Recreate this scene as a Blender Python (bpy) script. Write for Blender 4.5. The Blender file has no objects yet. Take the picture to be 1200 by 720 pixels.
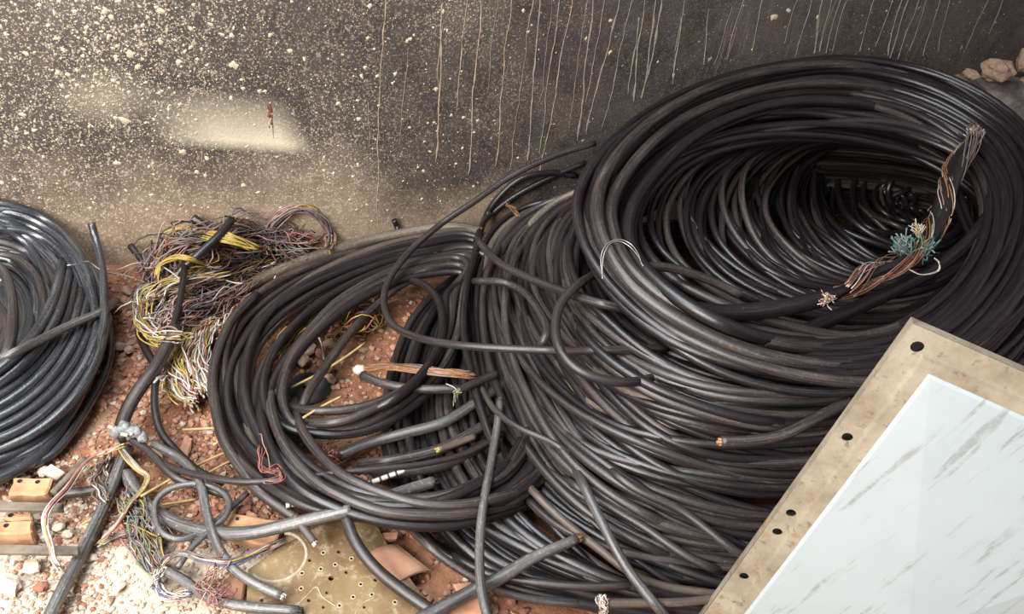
import bpy, bmesh, math, random
import numpy as np
from mathutils import Matrix, Vector, noise as mnoise

random.seed(7); rng = np.random.default_rng(7)
sc = bpy.context.scene
COL = sc.collection

# ------------------------------------------------------------------ camera
F = 880.0; H = 1.5; IW, IH = 1200, 720
CAMP = np.array([0.0, 0.0, H])
R = np.array([[0.92936661, -0.09958869, 0.35547123],
              [-0.34222001, -0.59351047, 0.72844409],
              [0.1384311, -0.79864098, -0.58567005]])     # camera (right, down, forward) -> world
WY = 2.31778                                               # wall plane
cam = bpy.data.cameras.new('camera'); camo = bpy.data.objects.new('camera', cam); COL.objects.link(camo)
cam.sensor_fit = 'HORIZONTAL'; cam.sensor_width = 36.0; cam.lens = 36.0 * F / IW
cam.clip_start = 0.02
M3 = Matrix(((R[0, 0], -R[0, 1], -R[0, 2]), (R[1, 0], -R[1, 1], -R[1, 2]), (R[2, 0], -R[2, 1], -R[2, 2])))
camo.matrix_world = Matrix.Translation((0, 0, H)) @ M3.to_4x4()
sc.camera = camo

# ------------------------------------------------------------------ light
w = bpy.data.worlds.new('sky'); sc.world = w; w.use_nodes = True
bg = w.node_tree.nodes['Background']
bg.inputs['Color'].default_value = (0.95, 0.88, 1.0, 1); bg.inputs['Strength'].default_value = 0.19

def area(name, loc, target, size, power, color):
    l = bpy.data.lights.new(name, 'AREA'); l.shape = 'RECTANGLE'; l.size = size[0]; l.size_y = size[1]
    l.energy = power; l.color = color
    o = bpy.data.objects.new(name, l); COL.objects.link(o); o.location = loc
    o.rotation_euler = (Vector(target) - Vector(loc)).to_track_quat('-Z', 'Y').to_euler()
    return o
area('added_daylight_left', (-1.7, -0.3, 2.0), (0.0, 1.3, 0.0), (1.5, 1.5), 165, (1.0, 0.955, 0.90))  # unseen area lamp added for falloff from the left; no opening is modelled
area('added_daylight_overhead', (-0.75, 1.25, 3.0), (-0.35, 1.45, 0.0), (1.3, 1.6), 95, (0.88, 0.95, 1.0))  # unseen area lamp added overhead for glints on the left coil; no roof exists

vs = sc.view_settings
vs.view_transform = 'Standard'; vs.look = 'None'; vs.gamma = 1.0; vs.use_curve_mapping = False
vs.exposure = 0.42

# ------------------------------------------------------------------ projection helpers
def ray(px, py):
    return R @ np.array([px - 600.0, py - 360.0, F])
def P(px, py, z):
    """point at height z seen at a photo position, kept in front of the wall"""
    r = ray(px, py); t = (z - H) / r[2]
    if r[1] * t > WY - 0.022 or t < 0:
        t = (WY - 0.022) / r[1]
    return CAMP + r * t
def PWALL(px, py, off=0.0):
    r = ray(px, py); return CAMP + r * ((WY - off) / r[1])
def proj(p):
    q = R.T @ (np.asarray(p).reshape(-1, 3) - CAMP).T
    return 600 + F * q[0] / q[2], 360 + F * q[1] / q[2], q[2]
ZB = np.zeros((100 + IH + 160, 300 + IW + 300))            # height of what lies under each sight line
def zb_add(pts, r):
    x, y, d = proj(pts)
    for xi, yi, di, z in zip(x, y, d, np.asarray(pts)[:, 2]):
        k = max(1, int(F * r / di)); a = int(yi) + 100; b = int(xi) + 300
        if k <= a < ZB.shape[0] - k and k <= b < ZB.shape[1] - k:
            s = ZB[a - k:a + k + 1, b - k:b + k + 1]; np.maximum(s, z, out=s)
def zb_get(px, py):
    a = min(max(int(py) + 100, 0), ZB.shape[0] - 1); b = min(max(int(px) + 300, 0), ZB.shape[1] - 1)
    return ZB[a, b]

def catmull(pts, n, closed=False):
    p = np.asarray(pts, float)
    m = len(p)
    if closed:
        q = np.vstack([p[-1], p, p[0], p[1]]); segs = m
    else:
        q = np.vstack([2 * p[0] - p[1], p, 2 * p[-1] - p[-2]]); segs = m - 1
    u = np.linspace(0, segs, n, endpoint=not closed)
    i = np.minimum(u.astype(int), segs - 1); t = (u - i)[:, None]
    a, b, c, d = q[i], q[i + 1], q[i + 2], q[i + 3]
    return .5 * (2 * b + (c - a) * t + (2 * a - 5 * b + 4 * c - d) * t ** 2 + (3 * b - a - 3 * c + d) * t ** 3)

def even(p, n):
    d = np.r_[0, np.cumsum(np.linalg.norm(np.diff(p, axis=0), axis=1))]
    u = np.linspace(0, d[-1], n)
    return np.stack([np.interp(u, d, p[:, k]) for k in range(3)], 1)

# ------------------------------------------------------------------ mesh helpers
def tube_geo(p, r, closed=False, sides=8, caps=True):
    p = np.asarray(p, float); n = len(p)
    rr = np.full(n, r) if np.isscalar(r) else np.asarray(r)
    if closed:
        t = np.roll(p, -1, 0) - np.roll(p, 1, 0)
    else:
        t = np.gradient(p, axis=0)
    t /= np.linalg.norm(t, axis=1)[:, None] + 1e-12
    N = np.zeros_like(p)
    v = np.cross(t[0], [0, 0, 1.0])
    if np.linalg.norm(v) < 1e-3: v = np.cross(t[0], [1.0, 0, 0])
    N[0] = v / np.linalg.norm(v)
    for i in range(1, n):
        v = N[i - 1] - t[i] * np.dot(N[i - 1], t[i]); N[i] = v / (np.linalg.norm(v) + 1e-12)
    B = np.cross(t, N)
    tw = 0.0
    if closed:
        v = N[-1] - t[0] * np.dot(N[-1], t[0]); tw = math.atan2(np.dot(v, B[0]), np.dot(v, N[0]))
    ang = np.linspace(0, 2 * np.pi, sides, endpoint=False)
    off = (-tw * np.arange(n) / n)[:, None] + ang[None]
    V = p[:, None] + rr[:, None, None] * (np.cos(off)[..., None] * N[:, None] + np.sin(off)[..., None] * B[:, None])
    V = V.reshape(-1, 3)
    rings = n if closed else n - 1
    i = np.arange(rings)[:, None]; j = np.arange(sides)[None]
    i2 = (i + 1) % n; j2 = (j + 1) % sides
    Q = np.stack([i * sides + j, i * sides + j2, i2 * sides + j2, i2 * sides + j], -1).reshape(-1, 4)
    ln = np.r_[0, np.cumsum(np.linalg.norm(np.diff(p, axis=0), axis=1))]
    if closed: ln = np.r_[ln, ln[-1] + np.linalg.norm(p[0] - p[-1])]
    uj = np.broadcast_to(j, (rings, sides)); vi = np.broadcast_to(i, (rings, sides))
    UV = np.stack([np.stack([uj / sides, ln[vi]], -1), np.stack([(uj + 1) / sides, ln[vi]], -1),
                   np.stack([(uj + 1) / sides, ln[vi + 1]], -1), np.stack([uj / sides, ln[vi + 1]], -1)], -2).reshape(-1, 4, 2)
    faces = [tuple(x) for x in Q.tolist()]
    uvs = UV.reshape(-1, 2).tolist()
    V = V.tolist()
    if not closed and caps:
        for k, rev in ((0, True), (n - 1, False)):
            f = [k * sides + s for s in range(sides)]
            if rev: f = f[::-1]
            faces.append(tuple(f)); uvs += [[.5, ln[k]]] * sides
    return V, faces, uvs

class Geo:
    def __init__(s): s.v = []; s.f = []; s.uv = []; s.mi = []
    def add(s, v, f, uv=None, mi=0):
        o = len(s.v); s.v += [list(x) for x in v]
        s.f += [tuple(i + o for i in q) for q in f]; s.mi += [mi] * len(f)
        s.uv += uv if uv is not None else [[0, 0]] * sum(len(q) for q in f)
        return s
    def tube(s, p, r, closed=False, sides=8, mi=0):
        return s.add(*tube_geo(p, r, closed, sides), mi=mi)

def org(o):
    l = np.zeros(3)
    while o is not None: l += np.array(o.location); o = o.parent
    return l
def build(name, geo, mats, parent=None, smooth=True, base=False):
    if not isinstance(mats, (list, tuple)): mats = [mats]
    V = np.array(geo.v, float)
    loc = np.zeros(3)
    if parent is None and base:
        loc = np.array([V[:, 0].mean(), V[:, 1].mean(), V[:, 2].min()])
    off = loc if parent is None else org(parent)
    me = bpy.data.meshes.new(name); me.from_pydata((V - off).tolist(), [], geo.f)
    uvl = me.uv_layers.new(name='UVMap'); uvl.data.foreach_set('uv', np.array(geo.uv, float).ravel())
    for m in mats: me.materials.append(M[m])
    if len(mats) > 1: me.polygons.foreach_set('material_index', geo.mi)
    if smooth: me.polygons.foreach_set('use_smooth', [True] * len(me.polygons))
    me.update()
    o = bpy.data.objects.new(name, me); COL.objects.link(o); o.location = loc
    if parent is not None: o.parent = parent
    return o
def tag(o, label, cat, group=None):
    o['label'] = label; o['category'] = cat
    if group: o['group'] = group
    return o
def empty(name, loc, label, cat, group=None):
    o = bpy.data.objects.new(name, None); COL.objects.link(o); o.location = loc
    o.empty_display_size = 0.05
    return tag(o, label, cat, group)

# ------------------------------------------------------------------ materials
M = {}
class NT:
    def __init__(s, name):
        m = bpy.data.materials.new(name); m.use_nodes = True; M[name] = m
        s.nt = m.node_tree; s.n = s.nt.nodes; s.l = s.nt.links; s.b = s.n['Principled BSDF']
    def node(s, t, **kw):
        x = s.n.new(t)
        for k, v in kw.items():
            if k.startswith('i_'): x.inputs[k[2:].replace('_', ' ')].default_value = v
            else: setattr(x, k, v)
        return x
    def link(s, a, b): s.l.new(a, b)
    def coord(s, out='Object'): return s.node('ShaderNodeTexCoord').outputs[out]
    def mapping(s, src, scale):
        x = s.node('ShaderNodeMapping'); s.link(src, x.inputs[0]); x.inputs['Scale'].default_value = scale; return x.outputs[0]
    def noise(s, src, scale, detail=4, rough=.55):
        x = s.node('ShaderNodeTexNoise'); s.link(src, x.inputs['Vector']); x.inputs['Scale'].default_value = scale
        x.inputs['Detail'].default_value = detail; x.inputs['Roughness'].default_value = rough; return x.outputs['Fac']
    def ramp(s, src, stops):
        x = s.node('ShaderNodeValToRGB'); s.link(src, x.inputs[0]); e = x.color_ramp.elements
        while len(e) < len(stops): e.new(.5)
        for k, (p, c) in enumerate(stops):
            e[k].position = p; e[k].color = (c, c, c, 1) if np.isscalar(c) else (*c, 1)
        return x.outputs[0]
    def mix(s, fac, a, b, mode='MIX'):
        x = s.node('ShaderNodeMix', data_type='RGBA', blend_type=mode)
        for k, v in ((0, fac), (6, a), (7, b)):
            if hasattr(v, 'is_output'): s.link(v, x.inputs[k])
            else: x.inputs[k].default_value = v if k == 0 else (*v, 1)
        return x.outputs[2]
    def math(s, op, a, b=0.0):
        x = s.node('ShaderNodeMath', operation=op)
        for k, v in ((0, a), (1, b)):
            if hasattr(v, 'is_output'): s.link(v, x.inputs[k])
            else: x.inputs[k].default_value = v
        return x.outputs[0]
    def bump(s, h, strength, dist):
        x = s.node('ShaderNodeBump'); s.link(h, x.inputs['Height']); x.inputs['Strength'].default_value = strength
        x.inputs['Distance'].default_value = dist; s.link(x.outputs[0], s.b.inputs['Normal'])
    def out(s, col=None, rough=None, metal=None, spec=None):
        for k, v in (('Base Color', col), ('Roughness', rough), ('Metallic', metal), ('Specular IOR Level', spec)):
            if v is None: continue
            if hasattr(v, 'is_output'): s.link(v, s.b.inputs[k])
            else: s.b.inputs[k].default_value = (*v, 1) if k == 'Base Color' else v

def m_cable(name, base, dust, amount, rough=.42, spec=.55):
    t = NT(name); uv = t.coord('UV')
    oi = t.node('ShaderNodeObjectInfo').outputs['Random']
    sh = t.node('ShaderNodeVectorMath', operation='ADD'); t.link(uv, sh.inputs[0])
    cb = t.node('ShaderNodeCombineXYZ'); t.link(t.math('MULTIPLY', oi, 37.0), cb.inputs[0]); t.link(t.math('MULTIPLY', oi, 91.0), cb.inputs[1]); t.link(cb.outputs[0], sh.inputs[1])
    a = t.noise(t.mapping(sh.outputs[0], (7.0, 1.6, 1)), 3.0, 8, .75)
    b = t.noise(t.mapping(sh.outputs[0], (5.0, 46.0, 1)), 2.0, 5, .7)
    d = t.noise(t.mapping(sh.outputs[0], (1.2, 2.5, 1)), 2.0, 3, .5)
    f1 = t.ramp(a, [(.56 - amount * .28, 0.0), (.72 - amount * .16, 1.0)])
    f2 = t.ramp(b, [(.62 - amount * .12, 0.0), (.70 - amount * .08, 1.0)])
    f = t.math('MINIMUM', t.math('ADD', t.math('MULTIPLY', f1, .75), t.math('MULTIPLY', f2, .6)), 1.0)
    f = t.math('MULTIPLY', f, t.ramp(d, [(.30, .25), (.65, 1.)]))
    f = t.math('MULTIPLY', f, t.math('ADD', t.math('MULTIPLY', oi, .65), .35))
    c = t.mix(f, base, dust)
    t.out(c, t.math('ADD', t.math('MULTIPLY', f, .22), rough), spec=spec)
    t.bump(t.math('ADD', a, t.math('MULTIPLY', b, .35)), .22 + amount * .25, .0025)
m_cable('cable_black', (.0105, .0084, .0096), (.080, .063, .058), .25, .33)
m_cable('cable_worn', (.0165, .0133, .0138), (.165, .130, .110), .48, .35)
m_cable('cable_left', (.013, .014, .017), (.20, .205, .22), .35, .25, 1.0)
m_cable('cable_grey', (.024, .023, .024), (.40, .38, .35), .62, .34, .8)
m_cable('cable_tan', (.042, .033, .027), (.25, .19, .135), .8, .45)

def m_plain(name, c, rough=.5, var=.25, scale=40., metal=0., c2=None, bump=0.):
    t = NT(name); co = t.coord()
    n = t.noise(co, scale, 4, .6)
    c2 = c2 or tuple(x * (1 - var) for x in c)
    t.out(t.mix(t.ramp(n, [(.35, 0.), (.65, 1.)]), c, c2), rough, metal)
    if bump: t.bump(n, bump, .003)
for nm, c in (('wire_yellow', (0.4, 0.28, 0.06)), ('wire_red', (0.3, 0.075, 0.055)), ('wire_pink', (0.36, 0.2, 0.17)), ('wire_white', (0.55, 0.5, 0.43)),
              ('wire_brown', (0.15, 0.085, 0.06)), ('wire_green', (0.13, 0.19, 0.1)), ('wire_teal', (0.1, 0.19, 0.18)), ('wire_violet', (0.16, 0.12, 0.15)),
              ('wire_orange', (0.36, 0.17, 0.07)), ('wire_grey', (0.2, 0.175, 0.155)), ('wire_blue', (0.07, 0.09, 0.25)), ('wire_black', (.03, .028, .028))):
    m_plain(nm, c, .45, .35, 60)
m_plain('copper', (.33, .16, .09), .45, .4, 90)
m_plain('steel_wire', (.45, .43, .40), .4, .3, 90, .6)
m_plain('brick', (.37, .17, .10), .9, .35, 30, bump=.5, c2=(.40, .22, .14))
m_plain('brick_ochre', (.46, .27, .14), .9, .35, 30, bump=.8, c2=(.34, .18, .10))
m_plain('stone_red', (.28, .125, .08), .9, .3, 30, bump=.5)
m_plain('stone_tan', (.36, .24, .165), .9, .35, 30, bump=.5)
m_plain('stone_pale', (.55, .46, .36), .9, .3, 30, bump=.5)
m_plain('wood', (.20, .16, .12), .85, .5, 30, bump=.5)
m_plain('straw', (.46, .33, .14), .8, .4, 40)
m_plain('tape', (.30, .30, .29), .6, .5, 90, bump=1., c2=(.11, .11, .11))
m_plain('conduit', (.55, .52, .46), .6, .3, 40)
m_plain('hole_shade', (.012, .011, .010), .9, .2)
m_plain('rubber', (.05, .046, .045), .7, .3)

# ------------------------------------------------------------------ the setting: wall, ledge, ground
def fbm(x, y, s, o=4):
    v = 0; a = 1
    for _ in range(o):
        v += a * mnoise.noise(Vector((x * s, y * s, 3.7))); s *= 2.1; a *= .5
    return v

t = NT('wall_plaster'); co = t.coord()
sep = t.node('ShaderNodeSeparateXYZ'); t.link(co, sep.inputs[0]); X, Z = sep.outputs[0], sep.outputs[2]
n1 = t.noise(co, 2.3, 5, .6); n2 = t.noise(co, 14, 6, .7); n3 = t.noise(co, 90, 4, .7)
base = t.mix(t.ramp(n2, [(.35, 0.), (.7, 1.)]), (.036, .0295, .0275), (.076, .061, .053))
base = t.mix(t.ramp(n1, [(.46, 0.), (.70, .6)]), base, (.115, .096, .08))
# dust thrown up from the ground: strongest low down; its leftward gain is light painted in
h = t.math('SUBTRACT', .52, Z); h = t.math('SUBTRACT', h, t.math('MULTIPLY', t.math('MAXIMUM', t.math('SUBTRACT', X, .1), 0.), .24))
h = t.math('ADD', h, t.math('MULTIPLY', t.math('SUBTRACT', n1, .5), .55))
dirt_light = t.ramp(h, [(.06, 0.), (.36, .85)])
dirt_light = t.math('MULTIPLY', dirt_light, t.ramp(n2, [(.25, .45), (.65, 1.)]))
base = t.mix(dirt_light, base, (.36, .258, .180))
# fine splatter
def specks(scale, thr, soft, msk):
    v = t.node('ShaderNodeTexVoronoi'); v.inputs['Scale'].default_value = scale
    wv = t.node('ShaderNodeVectorMath', operation='ADD'); t.link(co, wv.inputs[0])
    nz = t.node('ShaderNodeTexNoise'); t.link(co, nz.inputs['Vector']); nz.inputs['Scale'].default_value = scale * 1.3
    sc_ = t.node('ShaderNodeVectorMath', operation='SCALE'); t.link(nz.outputs['Color'], sc_.inputs[0]); sc_.inputs['Scale'].default_value = .6 / scale
    t.link(sc_.outputs[0], wv.inputs[1]); t.link(wv.outputs[0], v.inputs['Vector'])
    vc = t.node('ShaderNodeSeparateColor'); t.link(v.outputs['Color'], vc.inputs[0])
    size = t.math('MULTIPLY', t.math('POWER', vc.outputs[0], 3.0), thr)
    s = t.math('LESS_THAN', v.outputs['Distance'], size)
    return t.math('MULTIPLY', s, msk)
left = t.ramp(t.math('ADD', t.math('MULTIPLY', X, -.26), t.math('MULTIPLY', n1, .9)), [(.10, .10), (.46, 1.)])
nf = t.noise(co, 150, 6, .75); nf2 = t.noise(t.mapping(co, (1.25, 1., .8)), 62, 7, .7)
fine = t.math('MULTIPLY', t.ramp(nf, [(.545, 0.), (.60, .85)]), t.math('ADD', t.math('MULTIPLY', left, .8), .2))
fine = t.math('MAXIMUM', fine, t.math('MULTIPLY', t.ramp(nf2, [(.60, 0.), (.625, 1.)]), left))
fine = t.math('MAXIMUM', fine, specks(150, .55, .1, left))
base = t.mix(t.math('MULTIPLY', fine, .75), base, (.50, .42, .295))
# fine washed runs on the right half
stn = t.noise(t.mapping(co, (34., 1., 1.1)), 2.4, 6, .7); stm = t.noise(t.mapping(co, (2.6, 1., .5)), 1.3, 3, .6)
run = t.math('MULTIPLY', t.ramp(stn, [(.56, 0.), (.68, .8)]), t.ramp(stm, [(.46, 0.), (.62, 1.)]))
run = t.math('MULTIPLY', run, t.ramp(t.math('MULTIPLY', X, .25), [(.28, 0.), (.45, 1.)]))
base = t.mix(run, base, (.27, .225, .18))
# bright patch of light painted into the wall colour: crisp lower rim, feathered upper side
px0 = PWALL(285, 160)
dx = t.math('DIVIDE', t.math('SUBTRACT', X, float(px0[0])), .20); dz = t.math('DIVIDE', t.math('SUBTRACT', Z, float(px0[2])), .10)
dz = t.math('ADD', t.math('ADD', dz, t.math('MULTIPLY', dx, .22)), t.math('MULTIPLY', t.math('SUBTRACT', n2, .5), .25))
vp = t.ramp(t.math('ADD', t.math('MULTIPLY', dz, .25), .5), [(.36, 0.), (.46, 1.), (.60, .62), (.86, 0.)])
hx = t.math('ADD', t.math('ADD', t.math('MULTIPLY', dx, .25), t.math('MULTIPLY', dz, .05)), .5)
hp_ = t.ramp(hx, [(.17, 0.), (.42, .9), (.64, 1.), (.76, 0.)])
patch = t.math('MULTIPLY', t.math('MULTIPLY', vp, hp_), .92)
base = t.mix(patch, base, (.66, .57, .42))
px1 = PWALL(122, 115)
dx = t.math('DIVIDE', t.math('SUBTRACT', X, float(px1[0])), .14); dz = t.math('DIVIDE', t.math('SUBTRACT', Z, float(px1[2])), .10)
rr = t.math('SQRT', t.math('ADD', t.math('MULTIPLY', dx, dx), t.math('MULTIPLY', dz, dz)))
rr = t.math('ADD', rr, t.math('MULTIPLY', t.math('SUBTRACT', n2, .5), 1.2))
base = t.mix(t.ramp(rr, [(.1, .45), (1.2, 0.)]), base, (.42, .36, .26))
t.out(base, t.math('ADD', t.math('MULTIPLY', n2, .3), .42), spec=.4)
t.bump(t.math('ADD', n3, t.math('MULTIPLY', n2, 1.5)), .35, .004)
m_plain('splash', (.62, .53, .375), .85, .4, 60, c2=(.46, .37, .25), bump=.4)
m_plain('splash_grey', (.27, .23, .185), .85, .35, 60, bump=.4)
m_plain('run_tan', (.40, .315, .215), .85, .4, 60, bump=.4)
m_plain('rust', (.17, .055, .035), .85, .5, 70, bump=.4)

def wall_mesh():
    g = Geo(); x0, x1, z0, z1 = -3.2, 6.0, -.1, 2.6; nx, nz = 150, 60
    for j in range(nz + 1):
        for i in range(nx + 1):
            x = x0 + (x1 - x0) * i / nx; z = z0 + (z1 - z0) * j / nz
            g.v.append([x, WY + .010 * fbm(x, z, 1.6), z])
    for j in range(nz):
        for i in range(nx):
            a = j * (nx + 1) + i; g.f.append((a, a + 1, a + nx + 2, a + nx + 1))
    o = len(g.v); g.v += [[x0, WY + .25, z0], [x1, WY + .25, z0], [x1, WY + .25, z1], [x0, WY + .25, z1]]
    g.f.append((o, o + 3, o + 2, o + 1)); g.f.append((o + 3, nz * (nx + 1), nz * (nx + 1) + nx, o + 2))
    g.mi = [0] * len(g.f); g.uv = [[0, 0]] * sum(map(len, g.f))
    return g
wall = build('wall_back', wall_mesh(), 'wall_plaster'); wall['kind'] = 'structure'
def wall_y(x, z): return WY + .010 * fbm(x, z, 1.6)

# mortar runs and splashes stuck to the wall, real relief
def drip(g, x, ztop, zbot, wd, mi, wob=.011):
    n = max(6, int((ztop - zbot) / .009)); ph = random.random() * 50; pts = []
    for k in range(n + 1):
        z = ztop + (zbot - ztop) * k / n
        xx = x + wob * fbm(ph, z, 6, 3)
        ww = wd * (.45 + 1.5 * abs(fbm(ph + 9, z, 14, 3))) * (1 if k < n - 1 else .5)
        pts.append((xx, z, ww))
    v = []; f = []
    for xx, z, ww in pts:
        y = wall_y(xx, z)
        v += [[xx - ww, y + .002, z], [xx - ww * .5, y - .0014, z], [xx + ww * .5, y - .0014, z], [xx + ww, y + .002, z]]
    for k in range(n):
        for j in range(3): f.append((4 * k + j, 4 * k + j + 1, 4 * k + j + 5, 4 * k + j + 4))
    g.add(v, f, mi=mi)
def splat(g, x, z, r, mi, el=1., ang=0., th=.0012):
    n = 11 if r > .004 else 6; v = []; jr = [random.uniform(.55, 1.3) for _ in range(n)]; ph = random.random() * 6
    for ring, (rr_, yy) in enumerate(((1., .002), (.62, -th))):
        for k in range(n):
            a = 2 * math.pi * k / n + ph; q = r * rr_ * jr[k]
            dx_, dz_ = q * math.cos(a) * el, q * math.sin(a)
            xx = x + dx_ * math.cos(ang) - dz_ * math.sin(ang); zz = z + dx_ * math.sin(ang) + dz_ * math.cos(ang)
            v.append([xx, wall_y(xx, zz) + yy, zz])
    f = [(k, (k + 1) % n, n + (k + 1) % n, n + k) for k in range(n)] + [tuple(n + k for k in range(n))]
    g.add(v, f, mi=mi)
g = Geo()
# (photo position of the top, photo position of the foot, half width in photo pixels, tone)
for (xa, ya, xb, yb, wpx, mi) in [(450, -20, 441, 262, 1.3, 0), (521, 5, 509, 190, 2.0, 0), (517, 30, 514, 120, 1.2, 0), (547, -10, 537, 130, 1.0, 0), (566, -20, 549, 205, 1.7, 0),
        (601, -20, 580, 195, 1.3, 0), (627, -20, 597, 200, 1.1, 1), (636, -20, 617, 188, 2.4, 1), (659, -20, 632, 180, 1.3, 1), (674, -20, 634, 205, 1.4, 0), (700, -20, 676, 165, 2.6, 1),
        (712, -20, 688, 120, .9, 1), (731, -20, 687, 158, 2.2, 1), (741, 0, 705, 150, .9, 1), (747, 20, 735, 110, 2.0, 1), (757, -20, 742, 118, 1.6, 1), (774, -20, 752, 115, 2.0, 1), (781, -20, 754, 108, 2.4, 1),
        (800, 20, 786, 98, 2.2, 1), (806, -20, 790, 60, .9, 1), (830, 10, 822, 75, .9, 1), (858, 8, 836, 75, .9, 1), (874, -10, 850, 70, 1.1, 1), (897, -15, 880, 60, .8, 1), (955, -10, 930, 66, .9, 1),
        (968, -20, 952, 62, 3.2, 1), (980, -20, 960, 60, 2.0, 1), (990, -20, 966, 62, 1.0, 1), (1030, -20, 1008, 60, 1.0, 1), (1052, -20, 1027, 55, 1.3, 1), (1062, -20, 1040, 66, 2.2, 1), (1072, -20, 1044, 68, 1.4, 1),
        (1083, -20, 1052, 70, 1.6, 1), (1094, -20, 1066, 60, 1.0, 1), (1107, -20, 1082, 66, 1.3, 1), (1160, 0, 1132, 58, .9, 1), (1176, 0, 1160, 40, 1.0, 1), (480, 60, 470, 170, .6, 0), (433, 120, 432, 175, .6, 0),
        (1000, -20, 975, 60, .7, 1), (1116, -20, 1100, 60, .8, 1), (940, -20, 918, 50, .6, 1), (239, 172, 238, 195, .9, 0), (585, -20, 572, 110, .5, 1), (650, -20, 632, 120, .5, 1), (690, 0, 668, 150, .6, 1)]:
    a = PWALL(xa, ya); b = PWALL(xb, yb); dist = np.linalg.norm(a - CAMP)
    n0 = len(g.v)
    drip(g, 0.0, a[2], b[2], wpx * dist / F * .62, mi)
    for q in g.v[n0:]:                       # the run starts at a and ends at b (close to plumb)
        k = (a[2] - q[2]) / max(a[2] - b[2], 1e-6); q[0] += a[0] + (b[0] - a[0]) * k; q[1] += wall_y(q[0], q[2]) - wall_y(q[0] - a[0], q[2])
o = build('mortar_runs', g, ['run_tan', 'splash_grey'], wall); o['kind'] = 'stuff'
g = Geo()
for (x, y, r, el) in [(152, 62, 8, 1.2), (188, 13, 6, 1.6), (120, 21, 5, 1), (131, 20, 6, 1), (31, 62, 6, 1), (209, 73, 6, 1.2), (73, 100, 7, .8), (68, 84, 6, 1), (46, 5, 5, .7), (272, 42, 5, 1), (274, 33, 4, .6),
        (340, 61, 6, 1), (357, 70, 5, .7), (478, 48, 7, .6), (434, 7, 5, 1.2), (421, 140, 5, 1.2), (137, 190, 6, 1.3), (214, 178, 6, 1.2), (231, 202, 5, 1), (175, 195, 4, 1), (285, 218, 5, 1.2), (273, 76, 10, 1),
        (146, 140, 7, 1.4), (162, 78, 6, 1), (151, 107, 5, 1), (227, 32, 3, .7), (385, 70, 3, .6), (343, 134, 3, .6), (520, 14, 6, .6), (521, 35, 4, .5), (906, 20, 6, 1.6), (958, 20, 5, .5), (716, 25, 5, 1.1), (715, 62, 6, .7),
        (789, 88, 5, .8), (472, 140, 3, 1), (460, 98, 3, 1), (500, 75, 3, .5), (490, 196, 4, 1), (380, 185, 4, 1), (380, 200, 4, 1), (230, 140, 3, 1.5), (924, 12, 5, 1.5), (496, 200, 5, 1), (607, 185, 4, 1)]:
    p = PWALL(x, y); splat(g, p[0], p[2], r * np.linalg.norm(p - CAMP) / F * .62, 0, el, random.uniform(-.5, .5))
for k in range(3800):
    u = random.random()
    if u < .40: x, y = random.gauss(150, 75), random.gauss(75, 60)
    elif u < .80: x, y = random.uniform(-30, 560), random.uniform(-10, 262)
    elif u < .93: x, y = random.uniform(380, 700), random.uniform(-10, 240)
    else: x, y = random.uniform(600, 1190), random.uniform(-10, 120)
    p = PWALL(x, y)
    if p[2] < .02: continue
    r = .45 + .55 * (random.paretovariate(1.9) - .6); r = min(r, 4.5)
    splat(g, p[0], p[2], r * np.linalg.norm(p - CAMP) / F * .6, 0 if x < 600 or random.random() < .3 else 1, random.uniform(.6, 1.7), random.uniform(0, 3))
o = build('mortar_splashes', g, ['splash', 'splash_grey'], wall); o['kind'] = 'stuff'
g = Geo(); a = PWALL(317, 128)
splat(g, a[0], a[2], .019, 0, .6); splat(g, a[0] - .004, a[2] - .022, .017, 0, .55); splat(g, a[0] + .001, a[2] - .045, .011, 0, .5); splat(g, a[0] - .006, a[2] - .06, .006, 0, .4); drip(g, a[0], a[2] - .02, a[2] - .10, .002, 0)
build('rust_stain', g, 'rust', wall)

# ledge of rough masonry at the foot of the wall on the right
t = NT('ledge_stone'); co = t.coord(); n = t.noise(co, 9, 6, .7); n_ = t.noise(co, 45, 4, .7)
t.out(t.mix(t.ramp(n, [(.4, 0.), (.62, 1.)]), (.075, .066, .058), (.24, .20, .165)), .9); t.bump(t.math('ADD', n, n_), .6, .01)
g = Geo(); nx, ny = 46, 14; x0, x1 = 3.02, 5.6
prof = [(0., 0.), (.0, .3), (.0, .5), (.01, .6), (.02, .63), (.05, .645), (.09, .65), (.12, .655), (.17, .66), (.23, .67)]
for i in range(nx + 1):
    x = x0 + (x1 - x0) * i / nx; fade = min(1, i / 5)
    for (d, z) in prof:
        q = fbm(x, z + d * 3, 5, 4)
        g.v.append([x, WY - .21 * fade + d * fade + .018 * q, max(0, z + .03 * fbm(x, d, 6, 3) * (1 if z > .4 else 0))])
k = len(prof)
for i in range(nx):
    for j in range(k - 1): a = i * k + j; g.f.append((a, a + k, a + k + 1, a + 1))
g.mi = [0] * len(g.f); g.uv = [[0, 0]] * sum(map(len, g.f))
o = build('trim_1', g, 'ledge_stone'); o['kind'] = 'structure'

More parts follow.
